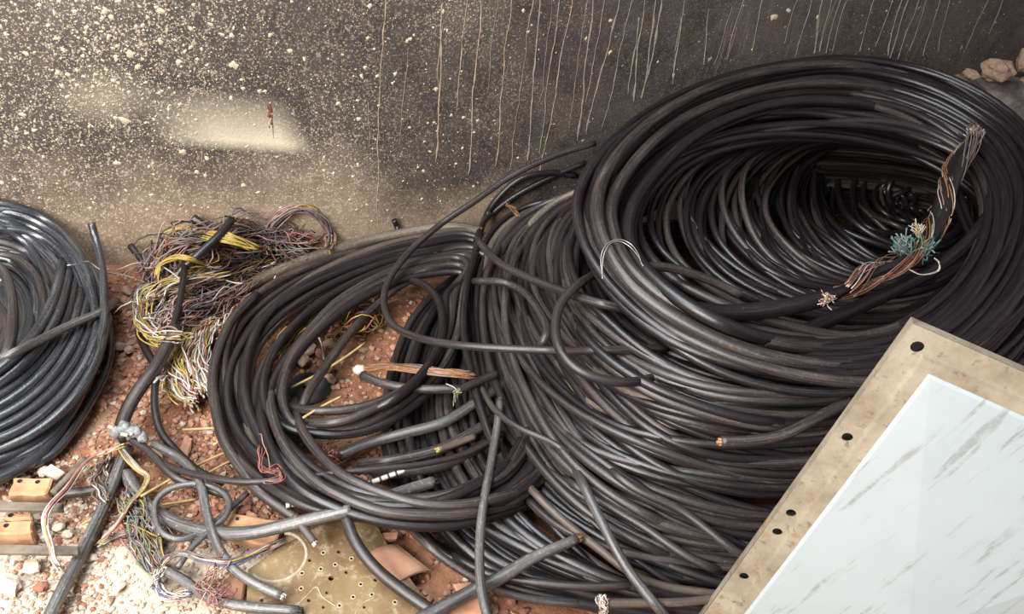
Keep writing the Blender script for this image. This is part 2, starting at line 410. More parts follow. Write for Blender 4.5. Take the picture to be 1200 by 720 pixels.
# ground
def gz(x, y):
    z = .012 * fbm(x, y, 3.0, 3) + .006 * fbm(x + 5, y, 14, 3)
    return z - .012
t = NT('soil'); co = t.coord()
sep = t.node('ShaderNodeSeparateXYZ'); t.link(co, sep.inputs[0]); X, Y = sep.outputs[0], sep.outputs[1]
n1 = t.noise(co, 4, 5, .6); n2 = t.noise(co, 26, 6, .7); n3 = t.noise(co, 120, 4, .7)
c = t.mix(t.ramp(n2, [(.36, 0.), (.66, 1.)]), (.155, .062, .034), (.33, .155, .088))
c = t.mix(t.ramp(n1, [(.5, 0.), (.7, .6)]), c, (.38, .22, .13))
c = t.mix(t.ramp(n3, [(.58, 0.), (.72, .6)]), c, (.46, .30, .20))
def blob(cx, cy, rx, ry, lo, hi, amp=.9):
    dx = t.math('DIVIDE', t.math('SUBTRACT', X, cx), rx); dy = t.math('DIVIDE', t.math('SUBTRACT', Y, cy), ry)
    r_ = t.math('SQRT', t.math('ADD', t.math('MULTIPLY', dx, dx), t.math('MULTIPLY', dy, dy)))
    r_ = t.math('ADD', r_, t.math('MULTIPLY', t.math('SUBTRACT', n2, .5), amp)); r_ = t.math('ADD', r_, t.math('MULTIPLY', t.math('SUBTRACT', n1, .5), amp))
    return t.ramp(r_, [(lo, 1.), (hi, 0.)])
a = P(170, 705, 0); c = t.mix(t.math('MULTIPLY', blob(float(a[0]), float(a[1]), .38, .20, .6, 1.15), .95), c, (.56, .46, .34))
a = P(15, 660, 0); c = t.mix(t.math('MULTIPLY', blob(float(a[0]), float(a[1]), .16, .20, .5, 1.1), .8), c, (.66, .57, .46))
a = P(70, 500, 0); c = t.mix(t.math('MULTIPLY', blob(float(a[0]), float(a[1]), .20, .09, .3, 1.1), .5), c, (.52, .39, .26))
t.out(c, .95, spec=.2); t.bump(t.math('ADD', n3, n2), .8, .006)
g = Geo(); x0, x1, y0, y1 = -2.2, 5.6, -1.0, WY + .15; nx, ny = 300, 150
for j in range(ny + 1):
    for i in range(nx + 1):
        x = x0 + (x1 - x0) * i / nx; y = y0 + (y1 - y0) * j / ny; g.v.append([x, y, gz(x, y)])
for j in range(ny):
    for i in range(nx): a = j * (nx + 1) + i; g.f.append((a, a + 1, a + nx + 2, a + nx + 1))
g.mi = [0] * len(g.f); g.uv = [[0, 0]] * sum(map(len, g.f))
ground = build('floor', g, 'soil'); ground['kind'] = 'structure'

# rubble
def rock_geo(c, s, squash=(1, 1, .7), rough=.28, sub=1, seed=None):
    bm = bmesh.new(); bmesh.ops.create_icosphere(bm, subdivisions=sub, radius=1.0)
    ph = random.random() * 100; rz = random.uniform(0, 6.3)
    rot = Matrix.Rotation(rz, 3, 'Z') @ Matrix.Rotation(random.uniform(-.4, .4), 3, 'X')
    V = []
    for v in bm.verts:
        q = v.co * (1 + rough * mnoise.noise(v.co * 1.3 + Vector((ph, 0, 0))) * 1.6 + (.16 * mnoise.noise(v.co * 3.7 + Vector((0, ph, 0))) if sub > 1 else 0))
        q = rot @ Vector((q.x * squash[0], q.y * squash[1], q.z * squash[2]))
        V.append([c[0] + q.x * s, c[1] + q.y * s, c[2] + q.z * s])
    fc = [tuple(v.index for v in f.verts) for f in bm.faces]; bm.free()
    return V, fc
g = Geo()
def gravel(n, box, smin, smax, mats):
    for _ in range(n):
        px, py = random.uniform(box[0], box[2]), random.uniform(box[1], box[3]); p = P(px, py, 0)
        if p[1] > WY - .03: continue
        s = random.uniform(smin, smax) * random.uniform(.6, 1.2); mi = random.choices(range(4), mats)[0]
        V, fc = rock_geo((p[0], p[1], gz(p[0], p[1]) + s * .25), s, (random.uniform(.8, 1.3), random.uniform(.7, 1), random.uniform(.5, .9)))
        g.add(V, fc, mi=mi)
gravel(2600, (60, 310, 320, 640), .003, .009, (5, 3, 2, .4))
gravel(450, (110, 330, 200, 480), .006, .015, (6, 4, 2, .1))
gravel(1300, (0, 530, 130, 720), .0025, .008, (1.2, 1.5, 3, 4))
gravel(1100, (60, 610, 310, 735), .002, .0065, (.4, .5, 1.2, 8))
gravel(650, (200, 480, 340, 620), .005, .012, (6, 4, 1.5, .2))
gravel(1000, (310, 340, 500, 560), .004, .012, (6, 4, 2, .1))
gravel(260, (430, 600, 620, 735), .005, .014, (5, 4, 2, .1))
o = build('gravel', g, ['stone_red', 'brick', 'stone_tan', 'stone_pale'], smooth=False)
o['kind'] = 'stuff'; tag(o, 'loose crushed red brick gravel scattered over the soil', 'gravel')

def stone(px, py, z, spx, squash, mat, label, group=None, sub=2, rough=.25):
    p = P(px, py, z); s = spx * np.linalg.norm(p - CAMP) / F
    gg = Geo(); gg.add(*rock_geo((p[0], p[1], z + s * squash[2] * .75), s, squash, rough, sub))
    o = build('stone', gg, mat, smooth=False, base=True); zb_add(np.array(gg.v), .005)
    return tag(o, label, 'stone', group)
LEDZ = .665
p = PWALL(1165, 84)
def ledge_stone(px, py, s, sq, label):
    q = PWALL(px, py, .10); gg = Geo(); gg.add(*rock_geo((q[0], q[1], max(q[2], LEDZ + s * .4)), s, sq, .22, 3))
    return tag(build('stone', gg, 'stone_tan', smooth=False, base=True), label, 'stone')
ledge_stone(1168, 82, .062, (1.05, .8, .75), 'big tan broken rock on the ledge at the upper right corner')
ledge_stone(1138, 87, .032, (1.1, .6, .6), 'small flat tan rock beside the big rock on the ledge')
ledge_stone(1205, 70, .06, (.8, .8, .9), 'pale rough rock cut by the right picture edge on the ledge')
ledge_stone(1196, 110, .03, (1.2, .6, .5), 'low crumbled rock under the big rock at the right edge')
for (x, y, s, sq, m) in [(362, 413, 10, (.8, 1.1, .5), 'stone_tan'), (356, 425, 9, (.8, 1.2, .5), 'stone_tan'), (377, 418, 8, (.8, 1., .5), 'stone_red'), (384, 435, 9, (1.3, .8, .5), 'stone_red'), (386, 406, 8, (1.1, .8, .5), 'stone_tan'),
        (392, 391, 7, (1.2, .8, .5), 'stone_red'), (384, 443, 6, (1, 1, .5), 'stone_tan'), (388, 448, 6, (1, 1, .5), 'stone_tan')]:
    stone(x, y, .0, s, sq, m, ('red' if m == 'stone_red' else 'tan') + ' flat rounded pebble on bare soil inside the middle coil', m[6:] + ' pebbles inside the middle coil')
for (x, y, s, sq, m) in [(90, 488, 11, (1.4, .7, .5), 'stone_red'), (140, 408, 6, (1, 1, .6), 'stone_tan'), (152, 412, 5, (1, 1, .6), 'stone_tan'), (138, 365, 6, (1, 1, .6), 'stone_red'), (175, 327, 7, (1.3, .8, .7), 'stone_red'), (150, 345, 6, (1, .8, .6), 'stone_tan'),
        (218, 525, 10, (1.6, .6, .3), 'brick'), (183, 535, 7, (1.3, .8, .6), 'stone_tan'), (30, 565, 6, (1, 1, .7), 'stone_tan'), (52, 556, 6, (1, 1, .7), 'stone_pale'), (70, 620, 6, (1, 1, .7), 'stone_pale'), (80, 628, 5, (1, 1, .7), 'stone_pale'),
        (55, 630, 6, (1, 1, .7), 'stone_pale'), (38, 668, 8, (1.2, .9, .6), 'stone_pale'), (12, 690, 10, (1.2, .9, .6), 'stone_pale'), (25, 655, 5, (1, 1, .7), 'stone_pale'), (105, 655, 6, (1.5, .8, .5), 'stone_pale'), (48, 690, 6, (1, 1, .6), 'stone_red'),
        (290, 510, 6, (1.2, .8, .6), 'stone_red'), (300, 545, 6, (1.2, .8, .6), 'stone_tan'), (285, 600, 7, (1.4, .8, .6), 'stone_red'), (295, 607, 6, (1.2, .8, .6), 'brick'), (180, 622, 6, (1, 1, .6), 'stone_red'), (140, 690, 6, (1.2, 1, .5), 'stone_pale')]:
    stone(x, y, .0, s, sq, m, {'stone_pale': 'pale whitish stone lying on the rubble at left', 'stone_red': 'dull red stone chip lying on the soil at left', 'stone_tan': 'tan stone chip lying on the soil at left', 'brick': 'orange brick chip lying on the soil at left'}[m], m.replace('stone_', '') + ' chips on the soil at left')

# ------------------------------------------------------------------ cable coils
def guide(pts, n=72, closed=True):
    return catmull(np.array([P(*q) for q in pts]), n, closed)
def lowfreq(n, closed, amp, kmax=4):
    u = np.linspace(0, 2 * np.pi, n, endpoint=not closed); o = np.zeros((n, 3))
    for k in range(1, kmax + 1):
        for ax in range(3): o[:, ax] += rng.normal() / k * np.sin(k * u + rng.uniform(0, 6.3))
    return o * amp
def coil(root, A, B, n, r, mats, wave=.12, jit=.012, sides=8, tpow=1.0, closed=True, zmin=None, rv=.12):
    """n turns spread between guide loop A and guide loop B, wandering so that turns cross"""
    m = len(A); u = np.linspace(0, 2 * np.pi, m, endpoint=not closed)
    for k in range(n):
        t0 = ((k + rng.uniform(.1, .9)) / n) ** tpow
        tt = t0 + wave * (np.sin(u + rng.uniform(0, 6.3)) * rng.uniform(.3, 1) + .5 * np.sin(2 * u + rng.uniform(0, 6.3)) * rng.uniform(0, 1))
        tt = np.clip(tt, -.06, 1.06)[:, None]
        p = A * (1 - tt) + B * tt + lowfreq(m, closed, jit)
        rad = r * rng.uniform(1 - rv, 1 + rv)
        p[:, 1] = np.minimum(p[:, 1], WY - .016 - rad); p[:, 2] = np.maximum(p[:, 2], rad * .9 + .002)
        g = Geo().tube(p, rad, closed, sides)
        build('cable_turn', g, random.choices([q[0] for q in mats], [q[1] for q in mats])[0], root)
        zb_add(even(np.vstack([p, p[:1]]) if closed else p, 260), rad)

def base_of(pts): 
    q = np.mean(pts, 0); return (float(q[0]), float(q[1]), 0.0)
BK = [('cable_black', 6), ('cable_worn', 2)]
WN = [('cable_black', 4), ('cable_worn', 4), ('cable_tan', .5)]

# low spread-out coil on the ground, under everything in the middle
G1 = guide([(600, 300, .05), (540, 325, .03), (490, 370, .02), (462, 430, .02), (452, 500, .02), (470, 570, .02), (510, 630, .02), (580, 680, .02), (690, 715, .02), (820, 735, .02), (960, 740, .02), (1120, 690, .02), (1230, 560, .02), (1230, 400, .02), (1080, 290, .03), (900, 262, .06), (740, 268, .06)])
G2 = guide([(650, 300, .10), (600, 325, .08), (560, 370, .07), (545, 430, .07), (550, 500, .06), (575, 560, .06), (615, 610, .06), (680, 650, .06), (760, 680, .06), (860, 695, .06), (960, 690, .06), (1090, 640, .06), (1180, 540, .06), (1190, 410, .06), (1060, 310, .08), (900, 280, .10), (760, 280, .10)])
root = empty('cable_coil', base_of(G1), 'slack coil of black cables spread flat on the ground under the big heap', 'cable coil')
coil(root, G1, G2, 26, .0125, BK, .16, .012)

# lower body of the big heap
B0 = guide([(690, 238, .25), (628, 250, .16), (584, 274, .10), (560, 310, .07), (550, 360, .06), (556, 430, .05), (580, 515, .05), (624, 585, .05), (690, 642, .05), (780, 684, .05), (880, 705, .05), (990, 712, .05), (1140, 640, .05), (1235, 490, .05), (1245, 340, .05), (1100, 245, .08), (900, 225, .16), (780, 225, .22)])
B1 = guide([(735, 215, .46), (690, 245, .45), (668, 285, .43), (672, 335, .42), (700, 380, .41), (745, 418, .41), (805, 446, .42), (875, 462, .43), (960, 468, .43), (1050, 455, .44), (1130, 420, .44), (1190, 370, .45), (1220, 310, .46), (1205, 240, .49), (1155, 180, .52), (1060, 145, .55), (920, 140, .55), (808, 170, .50)])
rootB = empty('cable_coil', base_of(B0), 'big stacked coil of black cables forming the lower body of the heap', 'cable coil')
coil(rootB, B0, B1, 94, .0110, WN, .14, .017)

B2 = guide([(790, 225, .36), (745, 255, .36), (735, 290, .36), (745, 330, .35), (775, 362, .35), (815, 388, .35), (870, 405, .35), (930, 412, .36), (1000, 410, .36), (1060, 395, .37), (1120, 360, .38), (1160, 315, .39), (1170, 270, .4), (1150, 220, .42), (1100, 185, .44), (1020, 170, .46), (930, 170, .46), (850, 190, .42)])
coil(rootB, B1 - np.array([0, 0, .03]), B2, 34, .0112, BK, .12, .013)
# dark coil beyond the heap at the right edge
E0 = guide([(1330, 95, .55), (1230, 108, .55), (1150, 128, .55), (1120, 190, .5), (1140, 280, .42), (1210, 350, .36), (1320, 380, .36), (1450, 330, .4), (1480, 220, .5), (1420, 130, .55)])
E1 = guide([(1330, 165, .45), (1260, 170, .45), (1205, 185, .43), (1190, 220, .4), (1200, 270, .36), (1250, 310, .32), (1320, 320, .32), (1400, 290, .36), (1410, 230, .42), (1380, 185, .45)])
root = empty('cable_coil', base_of(E0), 'dark shaded cable coil at the right picture edge below the ledge', 'cable coil')
coil(root, E0, E1, 22, .0115, BK, .12, .012)

# inner funnel of smaller turns seen through the top ring
def ell(cx, cy, rx, ry, rot, zl, zr, n=16):
    out = []
    for k in range(n):
        a = 2 * math.pi * k / n; x, y = rx * math.cos(a), ry * math.sin(a)
        out.append((cx + x * math.cos(rot) - y * math.sin(rot), cy + x * math.sin(rot) + y * math.cos(rot), zl + (zr - zl) * (.5 - .5 * math.sin(a))))
    return guide(out)
C0 = ell(968, 272, 206, 114, .12, .38, .62); C1 = ell(1058, 238, 92, 74, .2, .18, .26)
root = empty('cable_coil', base_of(C0), 'funnel of smaller black cable turns deep inside the top ring', 'cable coil')
coil(root, C0, C1, 58, .0105, BK, .10, .014, tpow=.9)
C2 = ell(1062, 242, 9, 7, .2, .14, .16)
coil(root, C1, C2, 20, .0115, BK, .25, .016)

# top ring
A0 = guide([(960, 69, .74), (860, 87, .70), (772, 124, .66), (708, 174, .62), (678, 230, .58), (686, 285, .54), (726, 345, .50), (792, 400, .48), (880, 438, .47), (980, 452, .48), (1080, 438, .50), (1160, 385, .54), (1215, 300, .59), (1225, 220, .65), (1188, 150, .71), (1120, 102, .755), (1045, 76, .76)])
A1 = guide([(960, 138, .66), (880, 148, .62), (812, 173, .60), (765, 208, .57), (738, 248, .54), (742, 288, .51), (778, 334, .48), (840, 370, .46), (910, 392, .45), (985, 398, .46), (1055, 382, .49), (1110, 342, .52), (1145, 290, .56), (1155, 235, .60), (1132, 190, .64), (1080, 158, .67), (1020, 141, .68)])
rootA = empty('cable_coil', base_of(A0), 'large top ring of black cables tied with thin wire and leaning on the wall', 'cable coil')
coil(rootA, A0, A1, 40, .0125, BK, .16, .011)

# middle coil
D0 = guide([(560, 272, .10), (500, 272, .10), (430, 285, .09), (350, 312, .08), (285, 352, .07), (256, 400, .06), (251, 450, .05), (264, 510, .05), (300, 560, .06), (360, 598, .07), (440, 612, .08), (520, 612, .09), (600, 588, .09), (650, 530, .08), (670, 440, .07), (650, 340, .08)])
D1 = guide([(560, 300, .13), (500, 306, .13), (440, 322, .12), (380, 356, .12), (335, 400, .12), (312, 445, .12), (312, 490, .12), (335, 530, .12), (375, 565, .12), (430, 585, .13), (490, 590, .13), (550, 575, .13), (600, 545, .12), (625, 480, .10), (625, 400, .10), (600, 330, .12)])
D2 = guide([(530, 318, .15), (470, 330, .14), (410, 362, .14), (362, 408, .13), (338, 455, .12), (345, 490, .11), (380, 500, .10), (425, 492, .10), (468, 468, .11), (502, 430, .12), (520, 385, .14), (522, 345, .15), (545, 325, .15)])
rootD = empty('cable_coil', base_of(D0), 'loose coil of thick dusty black cables left of the big heap', 'cable coil')
coil(rootD, D0, D1, 13, .0125, WN, .18, .012)
coil(rootD, guide([(530, 296, .12), (465, 312, .12), (395, 350, .11), (338, 410, .11), (316, 460, .11), (330, 500, .10), (375, 512, .10), (430, 506, .10), (480, 480, .11), (520, 440, .12), (540, 390, .13), (548, 340, .14), (552, 305, .13)]), D2, 5, .0115, WN, .12, .006)

# coil at the left edge
L0 = guide([(0, 240, .25), (60, 260, .19), (104, 305, .14), (122, 360, .10), (118, 410, .08), (94, 465, .06), (52, 518, .05), (0, 552, .05), (-80, 580, .06), (-170, 565, .08), (-230, 480, .1), (-230, 380, .14), (-170, 290, .2), (-90, 248, .25)])
L1 = guide([(-10, 318, .10), (15, 325, .09), (34, 348, .08), (40, 385, .07), (30, 415, .07), (5, 445, .07), (-35, 465, .07), (-80, 470, .08), (-130, 455, .09), (-150, 415, .1), (-150, 370, .1), (-120, 335, .1), (-80, 318, .1), (-40, 314, .1)])
rootL = empty('cable_coil', base_of(L0), 'coil of bluish black cables cut off by the left picture edge', 'cable coil')
coil(rootL, L0, L1, 46, .0135, [('cable_left', 6), ('cable_worn', 1.2)], .10, .012)
coil(rootL, L1, guide([(-30, 350, .04), (-12, 352, .04), (0, 362, .04), (4, 380, .04), (-2, 398, .04), (-20, 410, .04), (-45, 412, .04), (-62, 400, .04), (-68, 380, .04), (-60, 362, .04), (-45, 352, .04)] , 72), 14, .0125, [('cable_left', 4), ('cable_worn', 2)], .10, .012)

# ------------------------------------------------------------------ single cables lying on top
def lay(pts, n, rpx, lift=0., smooth=9, sink=0.):
    """photo trace -> world path resting on whatever lies below it"""
    q = np.array([(p[0], p[1], p[2] if len(p) > 2 else np.nan) for p in pts], float)
    xy = catmull(q[:, :2], n); u = np.linspace(0, len(pts) - 1, n)
    r0 = P(xy[n // 2][0], xy[n // 2][1], .1); r = rpx * np.linalg.norm(r0 - CAMP) / F * .93
    z = np.array([zb_get(*p) for p in xy])
    zz = np.pad(z, smooth, mode='edge')
    env = np.array([np.percentile(zz[i:i + 2 * smooth + 1], 85) for i in range(n)])
    for _ in range(3):
        e = np.pad(env, smooth, mode='edge'); env = np.convolve(e, np.ones(2 * smooth + 1) / (2 * smooth + 1), 'valid')
    z = env + r * 1.0 + lift
    known = ~np.isnan(q[:, 2])
    if known.all(): z = np.maximum(np.interp(u, np.arange(len(pts)), q[:, 2]), z if lift > .005 else 0)
    if sink:
        e = np.minimum(np.arange(n), np.arange(n)[::-1]) / (n * .16); z = z - sink * np.clip(1 - e, 0, 1) ** 1.5
    z = np.maximum(z, r + .002)
    p = np.array([P(x, y, h) for (x, y), h in zip(xy, z)])
    return p, r

def core(parent, p, tdir, r, mat, name='cable_core'):
    """cut end: conductors showing in the sheath"""
    g = Geo(); tdir = tdir / np.linalg.norm(tdir)
    s = np.cross(tdir, [0, 0, 1.]); s /= np.linalg.norm(s) + 1e-9; b = np.cross(tdir, s)
    for k in range(5):
        a = 2 * math.pi * k / 5; o = (s * math.cos(a) + b * math.sin(a)) * r * .45
        g.tube(np.array([p + o - tdir * r, p + o + tdir * r * random.uniform(.4, 1.1)]), r * .33, sides=5)
    o = build(name, g, mat, parent); return o
def cable(label, pts, rpx, mat='cable_worn', name='cable', lift=0., n=None, ends=(None, None), add=True, taper=None, group=None, parent=None, smooth=9, sink=0.):
    n = n or max(16, int(sum(math.dist(pts[i][:2], pts[i + 1][:2]) for i in range(len(pts) - 1)) / 7))
    p, r = lay(pts, n, rpx, lift, smooth, sink)
    rr = r if taper is None else r * np.interp(np.linspace(0, 1, n), *taper)
    o = build(name, Geo().tube(p, rr, sides=10), mat, parent, base=parent is None)
    if parent is None: tag(o, label, 'cable', group)
    elif label: o['label'] = label
    for e, i, j in ((ends[0], 0, 1), (ends[1], -1, -2)):
        if e: core(o, p[i], p[i] - p[j], r, e)
    if add: zb_add(even(p, 200), r)
    return o, p, r

# the perforated board (built below) carries some of these cables
zb_add(np.array([P(x, y, .034) for x in range(290, 510, 6) for y in range(600, 735, 6) if y > 668 - (x - 291) * .55 and x < 430 + (y - 600) * .62]), .012)
# big dusty outer turns of the middle coil
cable('tan dusty outermost turn', [(232, 374), (265, 350), (310, 325), (360, 304), (420, 285), (480, 272), (530, 266), (565, 272)], 7.0, 'cable_tan', 'cable_turn', parent=rootD, ends=('copper', None))
cable('paint-spotted turn', [(300, 345), (272, 375), (256, 410), (249, 445), (253, 480), (262, 515), (278, 542), (300, 572), (325, 592), (350, 610)], 6.5, 'cable_worn', 'cable_turn', parent=rootD)
cable(None, [(345, 470), (352, 500), (372, 530), (400, 556), (440, 575), (490, 590), (540, 592), (590, 582), (625, 570)], 6.5, 'cable_worn', 'cable_turn', parent=rootD, sink=.06)
cable(None, [(318, 440), (318, 480), (335, 525), (365, 560), (400, 582), (450, 600), (510, 604), (560, 600), (610, 588)], 6.5, 'cable_worn', 'cable_turn', parent=rootD, sink=.06)
cable(None, [(305, 450), (306, 490), (322, 535), (350, 572), (395, 596), (450, 612), (510, 617), (570, 608), (620, 592)], 6.5, 'cable_black', 'cable_turn', parent=rootD, sink=.06)
cable(None, [(562, 300), (500, 318), (455, 345), (420, 378), (385, 425), (362, 460), (345, 500)], 5.5, 'cable_worn', 'cable_turn', parent=rootD, sink=.06)
cable(None, [(530, 372), (520, 405), (498, 438), (465, 462), (420, 478), (375, 482), (330, 476)], 5.5, 'cable_worn', 'cable_turn', parent=rootD, sink=.06)
cable(None, [(524, 390), (508, 425), (480, 455), (440, 478), (400, 494), (350, 496)], 5.5, 'cable_worn', 'cable_turn', parent=rootD, sink=.06)
cable(None, [(470, 326), (500, 336), (517, 362), (516, 400), (498, 434), (465, 466), (420, 488)], 5.5, 'cable_black', 'cable_turn', parent=rootD, sink=.06)
cable('thick cut cable inside the bottom bend', [(397, 535), (430, 520), (475, 508), (520, 495), (560, 470), (590, 450)], 7, 'cable_grey', 'cable_turn', parent=rootD, ends=('copper', None))
cable(None, [(420, 545), (470, 538), (520, 525), (565, 500), (590, 480)], 7, 'cable_worn', 'cable_turn', parent=rootD, sink=.06)
cable(None, [(440, 556), (490, 552), (535, 540), (580, 512)], 7, 'cable_worn', 'cable_turn', parent=rootD, sink=.06)
# left coil: upright tail, wire
cable('upright cut tail', [(107, 261, .24), (112, 280, .20), (119, 310, .16), (122, 345, .14), (120, 385, .13), (108, 430, .12)], 4, 'cable_left', 'cable_turn', parent=rootL)
cable(None, [(135, 352, .10), (120, 365, .13), (90, 378, .16), (60, 392, .18), (20, 412, .20), (-20, 430, .20)], 4.5, 'cable_grey', 'cable_turn', parent=rootL, sink=.06)
for k in range(8):
    cable(None, [(x - k * 7.5, y - k * 9.5) for x, y in ((126, 372), (112, 425), (80, 474), (32, 512), (-30, 536), (-90, 548))], 5.4, 'cable_left', 'cable_turn', parent=rootL, lift=.006 * (k % 2), sink=.04)
cable(None, [(-10, 306), (4, 318), (13, 345), (15, 380), (10, 410), (-6, 435)], 5, 'cable_worn', 'cable_turn', parent=rootL, sink=.06)
cable(None, [(128, 370, .05), (128, 420, .04), (108, 468, .03), (66, 528, .03), (20, 552, .03), (-20, 566, .03)], 5, 'cable_left', 'cable_turn', parent=rootL, sink=.06)
# lower body: conspicuous single turns
for pts, m in (([(640, 262), (606, 300), (592, 350), (598, 410), (622, 470), (660, 530), (710, 575), (775, 612), (850, 640)], 'cable_worn'),
               ([(618, 262), (580, 300), (566, 350), (572, 420), (598, 490), (640, 555), (700, 608), (780, 650), (850, 668)], 'cable_worn'),
               ([(660, 330), (676, 385), (712, 428), (765, 462), (830, 486), (900, 500), (960, 502)], 'cable_worn'),
               ([(655, 345), (690, 400), (740, 440), (800, 468), (880, 492), (970, 500)], 'cable_black'),
               ([(595, 540), (640, 592), (700, 642), (760, 682), (850, 698), (900, 700)], 'cable_tan'),
               ([(640, 545), (690, 580), (750, 615), (810, 655), (870, 680)], 'cable_worn'),
               ([(690, 530), (740, 570), (800, 600), (860, 645), (890, 660)], 'cable_worn'),
               ([(500, 632), (560, 668), (620, 682), (700, 688), (780, 682)], 'cable_worn'),
               ([(470, 610), (520, 655), (580, 690), (640, 705), (720, 708)], 'cable_worn')):
    cable(None, pts, 5.2, m, 'cable_turn', parent=rootB, sink=.16)
# top ring: conspicuous single turns
for pts, m in (([(1130, 128), (1060, 92), (990, 76), (910, 82), (830, 104), (760, 146), (712, 200), (700, 250), (716, 300), (752, 345), (820, 388), (900, 418), (990, 430), (1060, 420)], 'cable_worn'),
               ([(1128, 150), (1060, 112), (980, 98), (900, 104), (820, 130), (762, 170), (722, 225), (718, 268), (742, 318), (800, 362), (880, 395), (960, 408), (1040, 400)], 'cable_worn'),
               ([(1110, 165), (1040, 130), (970, 118), (900, 124), (835, 148), (790, 180), (745, 235), (738, 285), (770, 330), (830, 372), (900, 398), (980, 404)], 'cable_black')):
    cable(None, pts, 5.4, m, 'cable_turn', parent=rootA, sink=.10)
# tie wire round the top ring
tw = [(706, 325), (704, 306), (707, 292), (716, 283), (728, 281), (740, 287), (748, 298), (752, 310)]
for k in range(2):
    p, r = lay([(x + 2.5 * k * math.sin(i), y + 2 * k) for i, (x, y) in enumerate(tw)], 40, .8, .012, 5)
    o = build('tie_wire', Geo().tube(p, .0013, sides=5), 'steel_wire', rootA); o['label'] = 'thin steel tie wire'

cable('long thin black cable looping from the wall and running straight across the heap', [(697, 168, 0.5), (650, 183, 0.44), (600, 206, 0.36), (555, 237, 0.29), (515, 264, 0.23), (480, 295, 0.2), (456, 328, 0.18), (450, 355, 0.17), (460, 380, 0.18), (490, 396, 0.2), (540, 405, 0.24), (620, 410, 0.31), (700, 411, 0.43), (780, 408, 0.46)], 4.2, 'cable_worn', lift=.006, smooth=14, sink=.05)
cable('black cable arching over the left shoulder of the heap and hanging down', [(674, 206), (640, 203), (608, 211), (582, 234), (566, 262), (556, 300), (547, 335), (543, 370), (546, 410), (556, 455), (570, 500), (582, 530)], 4.6, 'cable_black', lift=.004)
cable('thin cable rising to the heap just below the long looping one', [(686, 191), (650, 206), (612, 225), (585, 243), (566, 262), (558, 282)], 3.6, 'cable_black', lift=.004)
cable('thin grey cable slanting down across the left shoulder of the heap', [(560, 282), (585, 308), (620, 326), (660, 342), (700, 355), (738, 364)], 4.2, 'cable_worn', lift=.006, sink=.05)
cable('short black cable bent into a hook at the left of the heap', [(556, 330), (590, 331), (616, 344), (635, 370), (641, 390), (630, 410)], 4.4, 'cable_worn', lift=.004, sink=.05)
cable('black cable bent into a deep curve below the tie wire', [(705, 318), (680, 332), (660, 352), (651, 378), (655, 408), (674, 431), (705, 445), (740, 448), (775, 441)], 4.8, 'cable_worn', lift=.004, sink=.05)
cable('black cable bridging the gap inside the top ring near the tie wire', [(752, 312), (790, 315), (830, 328), (868, 346)], 4.0, 'cable_worn', lift=.01)
cable('cut black cable stub pointing left above the steel cover', [(845, 518), (880, 517), (920, 509), (965, 486), (1000, 468)], 5.2, 'cable_worn', lift=.012, ends=('copper', None))
cable('pale grey cable hanging straight down to the bottom edge', [(586, 470), (582, 505), (574, 550), (566, 595), (562, 640), (564, 690), (574, 735)], 5.4, 'cable_grey', lift=.02, smooth=16, ends=('copper', None))
cable('thick straight grey cable with copper end slanting at the bottom of the heap', [(490, 728), (545, 698), (585, 678), (625, 654), (676, 632)], 8.0, 'cable_grey', lift=.01, ends=(None, 'copper'), taper=((0, .6, 1), (1.1, 1, .8)))
cable('grey scuffed cable slanting steeply down right to the bottom edge', [(668, 535), (688, 578), (714, 630), (736, 668), (762, 702), (790, 735)], 6.0, 'cable_grey', lift=.012, sink=.06)
cable('brown cable with frayed white end at the bottom of the heap', [(706, 707), (750, 707), (800, 706), (850, 700)], 5.0, 'cable_tan', lift=.006, ends=('wire_white', None))
cable('long thin black cable crossing the foot of the middle coil', [(160, 515), (195, 545), (240, 559), (290, 565), (350, 560), (420, 552), (490, 545), (545, 532), (590, 508)], 4.0, 'cable_worn', lift=.008, smooth=14, ends=(None, 'copper'))
cable('short tan cable piece with yellow cut end right of the middle coil', [(514, 527), (532, 521), (556, 512)], 4.2, 'cable_tan', lift=.012, ends=('wire_yellow', None))
cable('short thin cable hanging behind the pale grey vertical cable', [(562, 448), (578, 478), (605, 500), (645, 518), (680, 540)], 4.0, 'cable_worn', lift=.004, sink=.05)
o, p, r = cable('short cut cable with coloured wires showing at its left end', [(536, 459), (556, 449), (582, 438)], 5.0, 'cable_worn', lift=.012, ends=('wire_green', None))
g = Geo()
for k in range(7): g.tube(catmull(np.array([p[0], p[0] + rng.normal(0, .006, 3), p[0] + rng.normal(0, .014, 3) + (p[0] - p[2]) * .6]), 6), .0014, sides=4, mi=k % 3)
build('end_wires', g, ['wire_yellow', 'wire_white', 'wire_green'], o)
# left foreground tangle
cable('black cable end sticking up against the wall above the wire pile', [(272, 257, 0.24), (256, 277, 0.22), (233, 298, 0.19), (212, 317, 0.15), (203, 335, 0.11)], 4.6, 'cable_black')
cable('thin black cable running down from the wire pile to the tape joint', [(217, 292, 0.17), (215, 325, 0.16), (208, 365, 0.14), (195, 405, 0.12), (184, 440, 0.1), (181, 475, 0.08), (188, 505, 0.06), (205, 527, 0.05), (232, 552, 0.05), (262, 566, 0.05)], 4.2, 'cable_black')
cable('short black cable end leaning on the wall beside the left coil', [(153, 288, .08), (164, 303, .06), (178, 324, .04), (196, 344, .03)], 4.2, 'cable_black')
cable('short thick black stub against the wall above the wire pile', [(226, 256, 0.17), (238, 264, 0.155), (252, 275, 0.14)], 5.5, 'cable_black')
cable('black cable end poking up above the middle coil near the wall', [(462, 258, .10), (466, 268, .08), (470, 278, .05)], 3.6, 'cable_black')
cable('thick black cable bending from wire pile down to the tape joint', [(205, 385), (186, 425), (168, 450), (152, 475), (142, 502), (148, 515)], 7.5, 'cable_worn')
